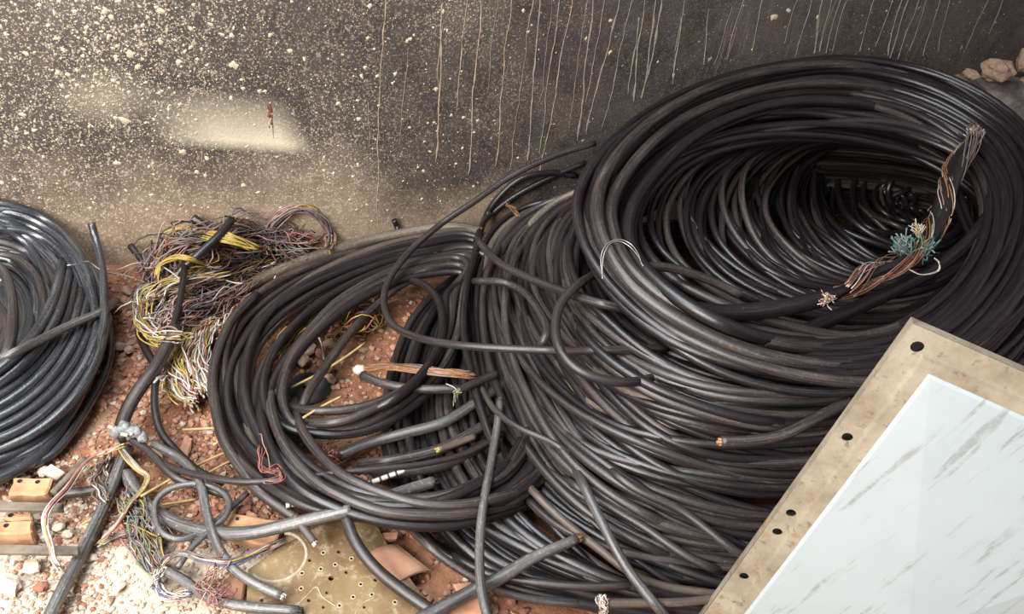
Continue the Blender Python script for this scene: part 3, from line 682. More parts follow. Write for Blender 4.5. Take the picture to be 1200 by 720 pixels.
cable('black cable curving round the left side of the wire pile', [(166, 352), (162, 372), (164, 392), (172, 412), (184, 432)], 4.5, 'cable_black')
cable('thick grey cable lying straight from the tape joint to the bottom edge', [(150, 525), (138, 552), (122, 592), (96, 648), (72, 694), (50, 740)], 7.0, 'cable_grey', lift=.012)
cable('thick black cable bending under the thin loop and running right', [(148, 555), (162, 580), (182, 600), (210, 615), (245, 624), (290, 625), (340, 615), (385, 604), (412, 598)], 8.0, 'cable_grey', lift=.002)
cable('short thick cable stub lying on bricks at left', [(28, 583), (60, 580), (95, 577), (128, 572)], 5.5, 'cable_worn', ends=('wire_white', None))
cable('cable bending down from the joint to a white cut end on the board', [(180, 520), (214, 540), (234, 566), (243, 605), (254, 638), (274, 667), (300, 685), (330, 699)], 5.4, 'cable_grey', lift=.008, ends=(None, 'wire_white'))
cable('cable with stripped wires lying along the bottom edge beside the board', [(196, 670), (216, 681), (240, 698), (266, 707), (300, 713), (350, 717)], 6.2, 'cable_grey', lift=.004, ends=('wire_white', 'rubber'))
cable('thin black cable running from the tape joint under the loop', [(150, 512), (175, 530), (200, 556), (225, 568), (262, 580)], 4.5, 'cable_worn', lift=.004)
cable('thin grey cable tied in a small open loop on the rubble', [(290, 578), (268, 598), (245, 617), (215, 632), (192, 626), (182, 608), (183, 588), (200, 573), (230, 567), (254, 573), (268, 586), (265, 604), (248, 620), (225, 642), (208, 666)], 3.6, 'cable_grey', lift=.008)
cable('thick black cable diving from the middle coil to the bottom edge', [(404, 606), (418, 638), (442, 668), (475, 695), (520, 726)], 7.5, 'cable_worn', lift=.004)
cable('thick cable stub with blunt grey end under the middle coil', [(438, 588, 0.075), (470, 577, 0.075), (508, 565, 0.075)], 7.5, 'cable_grey', ends=(None, 'rubber'))
cable('short cable stub with pale end on the perforated board', [(345, 605), (356, 620), (368, 636)], 5.0, 'cable_tan', ends=(None, 'wire_white'))

# ------------------------------------------------------------------ steel cover at the lower right
t = NT('cover_frame'); co = t.coord(); n1 = t.noise(co, 9, 6, .65); n2 = t.noise(co, 50, 5, .7); n3 = t.noise(co, 11, 4, .6)
c = t.mix(t.ramp(n1, [(.38, 0.), (.62, 1.)]), (.34, .295, .215), (.22, .175, .12))
c = t.mix(t.ramp(n2, [(.56, 0.), (.68, .8)]), c, (.13, .09, .06))
c = t.mix(t.ramp(n3, [(.59, 0.), (.69, .75)]), c, (.27, .13, .055))
t.out(c, .75); t.bump(n2, .4, .002)
t = NT('cover_sheet'); co = t.coord()
mp = t.node('ShaderNodeMapping'); t.link(co, mp.inputs[0]); mp.inputs['Rotation'].default_value = (0, 0, .16)
st = t.noise(t.mapping(mp.outputs[0], (1.3, 15., 1.)), 2.6, 5, .65); sp = t.noise(co, 60, 4, .7); cl = t.noise(co, 5, 4, .6)
f = t.math('MULTIPLY', t.ramp(st, [(.55, 0.), (.60, .9)]), t.ramp(sp, [(.35, .2), (.55, 1.)]))
f = t.math('MULTIPLY', f, t.ramp(cl, [(.36, 0.), (.5, 1.)]))
c = t.mix(t.ramp(cl, [(.4, 0.), (.7, .5)]), (.375, .425, .435), (.325, .365, .37))
c = t.mix(t.math('MULTIPLY', f, .62), c, (.20, .19, .17))
t.out(c, .38, spec=.5); t.bump(sp, .08, .001)

cA = P(1070, 380, .86); cB = P(825, 720, .09)
U = cB - cA; U /= np.linalg.norm(U)
best = min(np.linspace(.5, 1.15, 1401), key=lambda z: abs(np.dot(U, (P(1200, 437, z) - cA) / np.linalg.norm(P(1200, 437, z) - cA))))
Vv = P(1200, 437, best) - cA; Vv -= U * np.dot(U, Vv); Vv /= np.linalg.norm(Vv)
Nn = np.cross(U, Vv)
if Nn[2] < 0: Nn = -Nn
LEN = (cA[2] - .012) / -U[2]; WID = .62
TH = .028
cover = empty('steel_cover', tuple(cA), 'white steel cabinet cover with rusty cream rim and bolt holes leaning on the heap', 'cover')
cover.rotation_euler = Matrix((tuple(U), tuple(Vv * (1 if np.dot(np.cross(U, Vv), Nn) > 0 else -1)), tuple(Nn))).transposed().to_euler()
VS = 1 if np.dot(np.cross(U, Vv), Nn) > 0 else -1
def local(px, py):                                         # photo position -> cover plane coordinates
    r = ray(px, py); tt = np.dot(cA - CAMP, Nn) / np.dot(r, Nn); q = CAMP + r * tt - cA
    return np.dot(q, U), np.dot(q, Vv)
def lmesh(name, V, Fc, mat, smooth=False, parent=cover):
    me = bpy.data.meshes.new(name); me.from_pydata([(x, y * VS, z) for x, y, z in V], [], Fc); me.materials.append(M[mat])
    bm = bmesh.new(); bm.from_mesh(me); bmesh.ops.recalc_face_normals(bm, faces=bm.faces); bm.to_mesh(me); bm.free()
    o = bpy.data.objects.new(name, me); COL.objects.link(o); o.parent = parent
    if smooth: me.polygons.foreach_set('use_smooth', [True] * len(me.polygons))
    return o
def plate_mesh(name, outlines, thick, z0, mat, parent, vs=1):
    """flat plate with true holes: outlines[0] is the rim, the rest are cut out"""
    cu = bpy.data.curves.new(name, 'CURVE'); cu.dimensions = '2D'; cu.fill_mode = 'BOTH'; cu.extrude = thick / 2
    for ol in outlines:
        s = cu.splines.new('POLY'); s.points.add(len(ol) - 1); s.use_cyclic_u = True
        for k, (x, y) in enumerate(ol): s.points[k].co = (x, y * vs, 0, 1)
    tmp = bpy.data.objects.new(name, cu); COL.objects.link(tmp)
    me = bpy.data.meshes.new_from_object(tmp.evaluated_get(bpy.context.evaluated_depsgraph_get()))
    bpy.data.objects.remove(tmp); bpy.data.curves.remove(cu)
    me.name = name; me.transform(Matrix.Translation((0, 0, z0))); me.materials.clear(); me.materials.append(M[mat])
    o = bpy.data.objects.new(name, me); COL.objects.link(o)
    if parent is not None: o.parent = parent
    return o
def circ(x, y, r, n=16): return [(x + r * math.cos(2 * math.pi * k / n), y + r * math.sin(2 * math.pi * k / n)) for k in range(n)]
ix, iy = local(1081, 416)                                  # inner corner of the rim
holes = [circ(*local(1075, 407), .0105)] + [circ(*local(x, y), .0095) for x, y in ((993, 513), (927, 602), (911, 624), (872, 676))]
holes += [circ(.03, WID - .03, .0105), circ(LEN - .03, .03, .0105)] + [circ(.03 if k % 2 else .03, y, .0095) for k, y in enumerate((.42, .5))]
rim = [(0, 0), (LEN, 0), (LEN, WID), (0, WID)]
inner = [(ix, iy), (LEN - ix, iy), (LEN - ix, WID - iy), (ix, WID - iy)]
o = plate_mesh('rim_flange', [rim, inner] + holes, .004, -.002, 'cover_frame', cover, VS); o['label'] = 'rusty cream rim with bolt holes'
# turned-down edge all round
e = .004; V = []; Fc = []
for k, (d, z) in enumerate(((0, -.002), (0, -TH), (e, -TH), (e, -.004))):
    V += [(d, d, z), (LEN - d, d, z), (LEN - d, WID - d, z), (d, WID - d, z)]
for k in range(3):
    for j in range(4): Fc.append((4 * k + j, 4 * k + (j + 1) % 4, 4 * k + 4 + (j + 1) % 4, 4 * k + 4 + j))
lmesh('turned_edge', V, Fc, 'cover_frame')
# raised step between rim and sheet, then the cross-broken sheet: a shallow pyramid
s1 = (local(1088, 434)[1] - iy + local(1088, 434)[0] - ix) / 2; hz = .010
def rect(a, z): return [(ix + a, iy + a, z), (LEN - ix - a, iy + a, z), (LEN - ix - a, WID - iy - a, z), (ix + a, WID - iy - a, z)]
V = rect(-.002, -.002) + rect(.002, hz) + rect(s1, hz + .001)
Fc = [(4 * k + j, 4 * k + (j + 1) % 4, 4 * k + 4 + (j + 1) % 4, 4 * k + 4 + j) for k in range(2) for j in range(4)]
lmesh('step_rail', V, Fc, 'cover_frame')
lx, ly = local(1062, 720); ax = min(ix + s1 + (lx - ix - s1) / (ly - iy - s1) * (WID / 2 - iy - s1), LEN * .9)
V = rect(s1, hz + .0005) + rect(s1 + .006, hz + .005) + [(ax, WID / 2, hz + .030), (LEN * .95, WID / 2, hz + .030)]
Fc = [(j, (j + 1) % 4, 4 + (j + 1) % 4, 4 + j) for j in range(4)] + [(4, 5, 9, 8), (5, 6, 9), (6, 7, 8, 9), (7, 4, 8)]
lmesh('sheet', V, Fc, 'cover_sheet')

# ------------------------------------------------------------------ perforated board, bricks, sticks
t = NT('board'); co = t.coord(); n1 = t.noise(co, 7, 5, .6); n2 = t.noise(co, 45, 5, .7)
c = t.mix(t.ramp(n1, [(.36, 0.), (.64, 1.)]), (.125, .066, .026), (.215, .145, .066))
c = t.mix(t.ramp(n2, [(.52, 0.), (.68, .8)]), c, (.36, .29, .185))
t.out(c, .6); t.bump(n2, .3, .002)
m_plain('board_rim', (.44, .37, .26), .8, .3, 80)
def fl(px, py, z=.03): q = P(px, py, z); return (q[0], q[1])
BZ = .034
bo = [fl(*q, BZ) for q in ((287, 735), (291, 668), (330, 640), (372, 618), (415, 596), (436, 606), (455, 640), (476, 672), (505, 712), (520, 745))]
hp = [(379, 648), (397, 647), (393, 662), (363, 657), (376, 667), (388, 678), (354, 672), (406, 671), (423, 685), (383, 695), (414, 700), (379, 712), (398, 710), (335, 678), (353, 690), (440, 680), (436, 697), (427, 712), (412, 655), (362, 704), (463, 706), (307, 704), (450, 660)]
hl = [circ(*fl(x, y, BZ), .0062 if (x, y) == (388, 678) else random.choice((.0035, .0042)), 10) for x, y in hp]
board = empty('perforated_board', (*bo[0], 0.0), 'golden brown perforated board lying on the ground at the bottom edge', 'board')
off = Vector((-bo[0][0], -bo[0][1], 0))
o = plate_mesh('board_plate', [bo] + hl, .008, BZ - .004, 'board', None); o.data.transform(Matrix.Translation(off)); o.parent = board
for k, (x, y) in enumerate(hp):
    if k % 2: continue
    c = fl(x, y, BZ); u = np.linspace(0, 2 * np.pi, 12, endpoint=False)
    build('hole_rim', Geo().tube(np.stack([c[0] + .0045 * np.cos(u), c[1] + .0045 * np.sin(u), np.full(12, BZ - .0004)], 1), .0016, True, 5), 'board_rim', board)
c = fl(325, 652, BZ); u = np.linspace(-2.6, 1.2, 26); build('ring_mark', Geo().tube(np.stack([c[0] + .062 * np.cos(u), c[1] + .062 * np.sin(u), np.full(26, BZ - .002)], 1), .0045, sides=5), 'board_rim', board)
for pts in ([(343, 715), (360, 698), (371, 688), (378, 700), (395, 712)], [(415, 722), (425, 708), (440, 700)]):
    build('scratch_mark', Geo().tube(catmull([(*fl(x, y, BZ), BZ) for x, y in pts], 16), .0014, sides=4), 'board_rim', board)

def boxy(name, label, cat, corners, z, th, mat, holes=(), rough=.007, group=None, hr=.005):
    """slab whose top face has the four given photo corners at height z"""
    tp = [P(x, y, zz) for (x, y), zz in zip(corners, z if hasattr(z, '__len__') else [z] * 4)]
    bm = bmesh.new(); tv = [bm.verts.new(q) for q in tp]; bv = [bm.verts.new((q[0], q[1], q[2] - th)) for q in tp]
    bm.faces.new(tv); bm.faces.new(bv[::-1])
    for k in range(4): bm.faces.new((tv[k], bv[k], bv[(k + 1) % 4], tv[(k + 1) % 4]))
    bmesh.ops.recalc_face_normals(bm, faces=bm.faces)
    bmesh.ops.bevel(bm, geom=bm.edges[:], offset=min(.004, th * .2), segments=1, affect='EDGES')
    bmesh.ops.subdivide_edges(bm, edges=bm.edges[:], cuts=2, use_grid_fill=True)
    ph = random.random() * 40
    for v in bm.verts: v.co += Vector([rough * mnoise.noise(v.co * 28 + Vector((ph + 7 * a, 0, 0))) for a in range(3)])
    bm.verts.index_update()
    g = Geo(); g.add([tuple(v.co) for v in bm.verts], [tuple(v.index for v in f.verts) for f in bm.faces]); bm.free()
    o = build(name, g, mat, smooth=False, base=True); tag(o, label, cat, group)
    for (x, y) in holes:
        q = P(x, y, (z if not hasattr(z, '__len__') else np.mean(z)) + .001); u = np.linspace(0, 6.283, 10, endpoint=False)
        gg = Geo(); ring = [(q[0] + hr * math.cos(a), q[1] + hr * math.sin(a), q[2] + .0006) for a in u]; low = [(q[0] + hr * .8 * math.cos(a), q[1] + hr * .8 * math.sin(a), q[2] - .004) for a in u]
        gg.add(ring + low, [(k, (k + 1) % 10, 10 + (k + 1) % 10, 10 + k) for k in range(10)] + [tuple(range(10))])
        build('core_hole_shade', gg, 'hole_shade', o)  # near-black disc: the shade inside the hole is put into its colour
    mx = np.mean([c[0] for c in corners]); my = np.mean([c[1] for c in corners])
    cs = np.array(corners, float)
    pts = [cs[0] * (1 - a) * (1 - b) + cs[1] * a * (1 - b) + cs[2] * a * b + cs[3] * (1 - a) * b for a in np.linspace(0, 1, 14) for b in np.linspace(0, 1, 8)]
    zz = z if not hasattr(z, '__len__') else float(np.mean(z)); zb_add(np.array([P(x, y, zz) for x, y in pts]), .01)
    return o
boxy('brick', 'ochre hollow brick fragment with two core holes beside the left coil', 'brick', [(15, 559), (60, 561), (56, 578), (10, 579)], .055, .05, 'brick_ochre', [(23, 564), (44, 565)])
boxy('brick', 'ochre brick fragment between the two wooden slats at left', 'brick', [(8, 598), (38, 600), (35, 610), (4, 609)], .04, .04, 'brick_ochre', [(12, 604)], hr=.005)
boxy('brick', 'ochre hollow brick with core holes at the left edge above the lower slat', 'brick', [(-14, 610), (40, 611), (38, 626), (-14, 627)], .05, .05, 'brick_ochre', [(7, 616), (29, 616)])
boxy('brick', 'red tile fragment beside the thick diving cable', 'brick', [(432, 623), (468, 625), (466, 632), (434, 633)], .03, .02, 'brick')
boxy('brick', 'red brick fragment under the thick straight cable at the bottom', 'brick', [(522, 700), (566, 692), (572, 718), (528, 726)], .05, .05, 'brick')
boxy('brick', 'small brick chunk at the bottom edge left of the straight cable', 'brick', [(533, 685), (552, 680), (560, 694), (540, 700)], .03, .03, 'brick')
boxy('brick', 'ochre brick piece under the thick cable above the board', 'brick', [(270, 600), (335, 612), (320, 640), (262, 628)], .03, .03, 'brick_ochre', [(278, 608)], hr=.004)
boxy('brick', 'long reddish brick piece behind the wires left of the board', 'brick', [(248, 678), (288, 670), (286, 706), (252, 704)], .02, .02, 'brick')
boxy('tile_chip', 'square grey tile chip above the ochre brick', 'tile', [(60, 543), (76, 553), (66, 562), (48, 553)], .03, .012, 'stone_pale', rough=.001)
# curved roof-tile fragment
g = Geo(); cx = P(462, 662, .03)
for i in range(13):
    a = -1.0 + 2.0 * i / 12
    for j in range(7):
        b = (j / 6 - .5) * .10
        for th in (.056, .048): g.v.append([cx[0] + math.sin(a) * th * 1.0 + b * .55, cx[1] - b * .85 + math.sin(a) * .012, .004 + th * math.cos(a) * .7])
for i in range(12):
    for j in range(6):
        q = lambda ii, jj, k: (ii * 7 + jj) * 2 + k
        g.f.append((q(i, j, 0), q(i + 1, j, 0), q(i + 1, j + 1, 0), q(i, j + 1, 0))); g.f.append((q(i, j, 1), q(i, j + 1, 1), q(i + 1, j + 1, 1), q(i + 1, j, 1)))
for i in range(12):
    for j in (0, 6): g.f.append((q(i, j, 0), q(i, j, 1), q(i + 1, j, 1), q(i + 1, j, 0)))
for j in range(6):
    for i in (0, 12): g.f.append((q(i, j, 0), q(i, j + 1, 0), q(i, j + 1, 1), q(i, j, 1)))
g.mi = [0] * len(g.f); g.uv = [[0, 0]] * sum(map(len, g.f))
tag(build('roof_tile', g, 'brick', base=True), 'curved terracotta tile fragment right of the perforated board', 'tile')
boxy('wooden_slat', 'upper weathered grey wooden slat at the left edge', 'slat', [(-30, 587), (74, 589), (74, 598), (-30, 597)], .062, .012, 'wood', rough=.0015)
boxy('wooden_slat', 'lower weathered wooden slat running under the grey cable at left', 'slat', [(-30, 636), (92, 640), (92, 649), (-30, 647)], .06, .012, 'wood', rough=.0015)
def stick(name, label, cat, pts, rpx, mat, lift=0., group=None):
    p, r = lay(pts, max(8, len(pts) * 4), rpx, lift); o = build(name, Geo().tube(p, r, sides=6), mat, base=True); zb_add(even(p, 120), r); return tag(o, label, cat, group)
stick('dry_stick', 'brown stick slanting beside the square tile chip', 'stick', [(62, 578), (80, 560), (100, 538)], 4, 'wood')
for k, (pts, lb) in enumerate([([(214, 504, 0.02), (284, 500, 0.02)], 'straight dry straw lying level left of the middle coil'), ([(283, 501, 0.022), (250, 522, 0.022)], 'short dry straw crossing the level one'), ([(165, 582, 0.06), (230, 546, 0.035), (296, 517, 0.02)], 'long pale straw slanting up to the middle coil'),
        ([(210, 574, 0.05), (265, 543, 0.03), (300, 528, 0.02)], 'second long straw just below the longest straw'), ([(190, 592), (230, 585)], 'short straw inside the small cable loop'), ([(340, 455), (370, 440), (400, 422), (428, 402)], 'brown straw crossing the soil inside the middle coil'),
        ([(355, 490), (380, 475), (400, 465)], 'brown straw under the small ring of the middle coil'), ([(96, 615), (110, 607)], 'short straw on the rubble left of the grey cable')]):
    stick('dry_straw', lb, 'straw', pts, 1.6, 'straw', .003, 'dry straws')
# ribbed conduit
p, r = lay([(335, 593, .06), (365, 587, .06), (400, 577, .08), (440, 564, .11), (474, 551, .12)], 60, 3.2, .004)
o = build('ribbed_conduit', Geo().tube(p, r, sides=8), 'conduit', base=True); tag(o, 'thin white conduit with black bands under the middle coil', 'conduit')
for k in range(2, 58, 4): build('band', Geo().tube(p[k:k + 2], r * 1.12, sides=8), 'rubber', o)
# rubber disc with a stone in it
c = P(362, 454, .006); u = np.linspace(0, 2 * np.pi, 28, endpoint=False)
g = Geo(); V = []
for (rr_, zz) in ((.018, .0), (.018, .012), (.030, .016), (.055, .012), (.060, .0)): V += [(c[0] + rr_ * math.cos(a), c[1] + rr_ * math.sin(a), zz) for a in u]
g.add(V, [(28 * k + j, 28 * k + (j + 1) % 28, 28 * k + 28 + (j + 1) % 28, 28 * k + 28 + j) for k in range(4) for j in range(28)])
tag(build('rubber_ring', g, 'rubber', base=True), 'flat black rubber ring on the soil inside the middle coil', 'ring')
stone(362, 452, .0, 5, (1, 1, .8), 'stone_tan', 'tan pebble in the hole of the rubber ring')

# ------------------------------------------------------------------ wires
def wires(name, label, pts, n, spx, colors, rpx=.9, lift=.004, smooth=4, fan=None, wob=.6, zs=None, cat='wires', parent=None, seg=None, dzs=.6, add=False):
    """bundle of thin strands; colours: {material: weight}; each colour is one part"""
    seg = seg or max(10, len(pts) * 5)
    p, r = lay(pts, seg, rpx, lift, smooth); d = np.linalg.norm(p.mean(0) - CAMP)
    sp = spx * d / F; r = rpx * .78 * d / F
    t_ = np.gradient(p, axis=0); t_ /= np.linalg.norm(t_, axis=1)[:, None] + 1e-9
    s = np.cross(t_, [0, 0, 1.]); s /= np.linalg.norm(s, axis=1)[:, None] + 1e-9; b = np.cross(s, t_)
    fanw = np.ones(seg) if fan is None else np.interp(np.linspace(0, 1, seg), np.linspace(0, 1, len(fan)), fan)
    gs = {}
    for k in range(n):
        a = rng.uniform(0, 6.3); q = math.sqrt(rng.uniform(0, 1)); tw = rng.uniform(-1.5, 1.5)
        u = np.linspace(0, 1, seg); ang = a + tw * u * 2
        o1 = (np.cos(ang) * q * sp * fanw)[:, None] * s + (np.abs(np.sin(ang)) * q * sp * dzs * fanw)[:, None] * b
        pp = p + o1 + lowfreq(seg, False, sp * wob * .5, 5) * fanw[:, None]
        i0 = int(rng.integers(0, max(1, seg // 6))); i1 = seg - int(rng.integers(0, max(1, seg // 6))); pp = pp[i0:i1]
        pp[:, 2] = np.maximum(pp[:, 2], .003); pp[:, 1] = np.minimum(pp[:, 1], WY - .014)
        m = random.choices(list(colors), list(colors.values()))[0]
        gs.setdefault(m, Geo()).tube(pp, r * rng.uniform(.8, 1.2), sides=4)
    root = parent
    if root is None:
        q = p.mean(0); root = empty(name, (float(q[0]), float(q[1]), max(0., float(p[:, 2].min()))), label, cat)
    for m, g in gs.items():
        o = build(m.replace('wire_', '') + '_strands' if m != 'copper' else 'copper_strands', g, m, root); o['kind'] = 'stuff'
    if add: zb_add(p, sp * .5)
    return root, p
MIX = {'wire_brown': 5, 'wire_pink': 2.5, 'wire_violet': 1.5, 'wire_grey': 2, 'wire_red': 1, 'wire_yellow': .6, 'wire_black': 2}
wires('wire_bundle', 'mat of brown and pink wires against the wall behind the middle coil', [(185, 335), (205, 305), (245, 290), (290, 285), (330, 290), (370, 295)], 110, 22, MIX, 1.0, wob=1.0, add=True)
wires('wire_bundle', 'brown and grey wire band lying below the yellow wires', [(165, 372), (190, 352), (230, 338), (275, 325), (320, 308)], 80, 17, {'wire_brown': 4, 'wire_grey': 4, 'wire_yellow': 1.4, 'wire_white': 1, 'wire_black': 2}, 1.0, wob=.8, add=True)
wires('wire_hank', 'yellow wire hank looped against the wall', [(192, 312), (190, 292), (196, 277), (212, 271), (235, 275), (270, 281), (300, 292)], 22, 6, {'wire_yellow': 6, 'wire_orange': 1, 'wire_green': 1}, 1.1, lift=.03, wob=.5)
wires('wire_bundle', 'thick yellow wire strands in front of the wire mat', [(186, 330), (190, 312), (210, 304), (232, 308), (256, 312), (280, 304)], 12, 4, {'wire_yellow': 1}, 1.4, lift=.03)
wires('wire_bundle', 'bright yellow wire pair behind the black cable end', [(218, 322), (240, 314), (262, 306), (285, 307)], 8, 2.5, {'wire_yellow': 1}, 1.4, lift=.035)
wires('wire_hank', 'round hank of pink and brown wires standing against the wall', [(318, 296), (314, 276), (324, 257), (346, 246), (366, 249), (380, 264), (388, 282), (384, 296)], 34, 6.5, {'wire_brown': 3, 'wire_pink': 4, 'wire_violet': 1, 'wire_grey': 1, 'wire_yellow': .5}, 1.0, lift=.03, wob=.7)
wires('wire_bundle', 'yellow and white wires curling round the left end of the wire pile', [(215, 400), (185, 398), (170, 380), (172, 358), (188, 340), (225, 328), (262, 322)], 40, 9, {'wire_yellow': 3, 'wire_white': 3, 'wire_brown': 2, 'wire_pink': 1.5, 'wire_grey': 1}, 1.0, lift=.015, wob=.9)
wires('wire_bundle', 'loose mixed wires on the flank of the pile above the white tuft', [(178, 396), (200, 380), (230, 366), (262, 352), (292, 332)], 60, 15, {'wire_brown': 4, 'wire_pink': 3, 'wire_grey': 2, 'wire_violet': 1, 'wire_white': 1}, 1.0, lift=.01, wob=.9)
wires('wire_tuft', 'fan of white and red wires spilling left of the middle coil', [(252, 376), (238, 388), (226, 408), (220, 432), (226, 456), (236, 468)], 150, 17, {'wire_white': 6, 'wire_pink': 2.5, 'wire_red': 1.4, 'wire_yellow': 1.6, 'wire_orange': .6}, 1.1, lift=.05, fan=(.6, .9, 1.2, 1.3, 1.0), wob=.25)
wires('wire_tuft', 'small frayed red and yellow wires below the white tuft', [(192, 442), (202, 452), (212, 466), (228, 482)], 24, 6, {'wire_red': 3, 'wire_yellow': 2, 'wire_white': 3, 'wire_black': 1}, 1.1, lift=.01, wob=1.)
wires('wire_tuft', 'white wire ends sticking out beside the red and yellow frayed wires', [(182, 450), (194, 440), (203, 450), (196, 462)], 9, 4, {'wire_white': 1}, 1.2, lift=.02)
wires('wire_bundle', 'pink wires peeping between the outer turns of the middle coil', [(262, 400, 0.05), (275, 375, 0.05), (300, 352, 0.05), (330, 335, 0.05)], 40, 8, {'wire_pink': 3, 'wire_red': 2, 'wire_brown': 2, 'wire_white': 1}, 1.0, lift=-.01, wob=.8)
wires('wire_bundle', 'yellow and red wires seen between turns of the middle coil', [(300, 462, 0.06), (325, 420, 0.06), (352, 388, 0.06), (385, 362, 0.06), (420, 345, 0.06)], 46, 9, {'wire_yellow': 4, 'wire_red': 2, 'wire_pink': 2, 'wire_white': 1.2, 'wire_brown': 1}, 1.1, lift=-.002, wob=1.0)
wires('wire_bundle', 'yellow and red wires on the soil inside the middle coil', [(395, 376, 0.035), (405, 388, 0.035), (425, 386, 0.035), (437, 368, 0.035), (428, 350, 0.035), (405, 362, 0.035)], 15, 10, {'wire_yellow': 3, 'wire_red': 3, 'wire_brown': 1, 'wire_blue': .4}, 1.1, lift=0., wob=2.2)
wires('loose_wire', 'white wire on the pebbles inside the middle coil', [(371, 391, 0.03), (377, 405, 0.03), (380, 424, 0.03)], 1, .5, {'wire_white': 1}, 1.2, lift=0., cat='wire')
wires('loose_wire', 'white wire arching over the gravel beside the wire pile', [(140, 316, 0.06), (160, 309, 0.08), (184, 310, 0.09), (200, 318, 0.09), (212, 328, 0.09)], 1, .5, {'wire_white': 1}, 1.1, lift=.03, cat='wire')
wires('loose_wire', 'white wire arching in front of the wire pile', [(212, 330), (225, 322), (242, 321), (272, 331), (290, 333)], 1, .5, {'wire_white': 1}, 1.0, lift=.03, cat='wire')
wires('loose_wire', 'thin twisted pale wire stretched from the left coil to the gravel', [(70, 312, 0.24), (92, 310, 0.22), (103, 307, 0.2), (122, 318, 0.15), (150, 324, 0.08), (176, 334, 0.05)], 2, 1.0, {'wire_grey': 1, 'wire_white': .7}, .9, lift=.02, cat='wire')
# copper bundle
cb, p = wires('wire_bundle', 'copper and brown wire bundle with white taped end right of the middle coil', [(419, 434), (445, 431), (480, 433), (520, 437), (556, 441)], 44, 6.0, {'copper': 4, 'wire_orange': 2, 'wire_brown': 2, 'wire_grey': 1.5, 'wire_yellow': .6}, 1.1, lift=.02, fan=(.45, .9, 1.1, 1., .9), wob=.35)
build('taped_end', Geo().tube(np.array([p[0] - (p[2] - p[0]) * .5, p[0], p[1], p[2]]), np.array([.010, .016, .015, .012]), sides=9), 'wire_white', cb)
cable('black cable lying under the copper wire bundle', [(424, 440), (450, 450), (490, 456), (540, 456)], 5.5, 'cable_worn', lift=-.005)
# joint of tape with wires
p, r = lay([(134, 508), (144, 505), (158, 507), (170, 514)], 14, 6.5, .01)
gj = Geo()
for k in (1, 4, 7, 10, 12): gj.add(*rock_geo(p[k] + rng.normal(0, .004, 3), r * (1.0, 1.25, 1.1, 1.2, .8)[(1, 4, 7, 10, 12).index(k)], (1.1, 1, 1), .45, 2))
jt = build('tape_joint', gj, 'tape', base=True); tag(jt, 'lump of grey tape joining several cables at left', 'cable joint')
for k, (dx, dy) in enumerate(((-9, -3), (3, 6), (12, 5), (20, -4))):
    q, r_ = lay([(136 + dx + k * 3, 503 + dy), (146 + k * 4, 508 + dy * .4)], 6, 2.2, .02); build('tape_flap', Geo().tube(q, r_, sides=6), 'wire_white', jt)
BR = {'wire_red': 2, 'wire_white': 5, 'wire_pink': 3, 'wire_yellow': 1.5, 'wire_violet': .7, 'wire_green': .4}
wires('wire_braid', 'red and white wire braid drooping left from the tape joint', [(146, 522), (130, 528), (108, 538), (92, 555), (78, 575), (62, 592), (54, 606), (55, 622), (61, 640), (65, 658), (76, 672)], 13, 3.6, BR, 1.2, lift=.03, fan=(1, 1, 1.1, 1, .8, .6), wob=.3)
wires('wire_braid', 'red and yellow wire braid bent back right of the grey cable', [(140, 524), (152, 540), (164, 552), (174, 560), (168, 574), (152, 592), (140, 612), (126, 628), (114, 638)], 13, 3.4, BR, 1.2, lift=.03, wob=.3)
FR = {'wire_brown': 2, 'wire_violet': 2, 'wire_grey': 2.5, 'wire_yellow': 1.4, 'wire_pink': 2, 'wire_green': .8, 'wire_white': 1}
wires('wire_tuft', 'brown wires hanging between the tape joint and the grey cable', [(130, 535), (121, 550), (117, 570), (123, 590)], 22, 6, {'wire_brown': 3, 'wire_grey': 3, 'wire_pink': 1, 'wire_white': 1}, 1.2, lift=.01, wob=.8)
wires('wire_tuft', 'multicoloured wire fringe lying right of the grey cable', [(146, 580), (158, 598), (168, 618), (174, 640), (181, 662), (188, 674)], 80, 13, FR, 1.0, lift=.01, fan=(.8, 1.1, 1.2, .8, .3), wob=.7)
wires('wire_tuft', 'pink wires stretched from the grey cable to the wire fringe', [(112, 640), (128, 632), (150, 624), (165, 618)], 10, 3, {'wire_pink': 2, 'wire_white': 3, 'wire_grey': 1}, 1.1, lift=.01)
wires('wire_bundle', 'violet and yellow wires arching from the stripped cable to the board', [(186, 668), (196, 655), (214, 650), (240, 657), (270, 660), (300, 648), (336, 634)], 22, 4.5, {'wire_violet': 2, 'wire_grey': 2, 'wire_yellow': 2, 'wire_white': 2, 'wire_blue': .6, 'wire_red': .8}, 1.0, lift=.015, wob=.5)
wires('wire_tuft', 'violet wires drooping from the stripped cable end', [(192, 668), (182, 680), (186, 692), (202, 700), (225, 698)], 20, 4.5, {'wire_violet': 3, 'wire_pink': 2, 'wire_white': 1.5, 'wire_blue': .5}, 1.0, lift=.01, wob=.8)
wires('wire_tuft', 'tangled pink wires beside the left edge of the board', [(262, 650), (252, 672), (240, 690), (256, 706), (270, 690)], 16, 8, {'wire_pink': 3, 'wire_white': 1, 'wire_red': .7}, .8, lift=.01, wob=1.2)
wires('wire_tuft', 'thin red wire tangle on the gravel under the middle coil', [(306, 514), (308, 535), (312, 552), (325, 552), (330, 560), (310, 566)], 5, 4, {'wire_red': 3, 'wire_pink': 2}, .8, lift=.01, wob=1.5)
wires('wire_tuft', 'pink wire shreds at the cut thick cable in the middle coil', [(396, 535, 0.06), (388, 534, 0.06), (384, 540, 0.06)], 10, 5, {'wire_pink': 2, 'wire_red': 1}, .8, lift=0., wob=1.5)
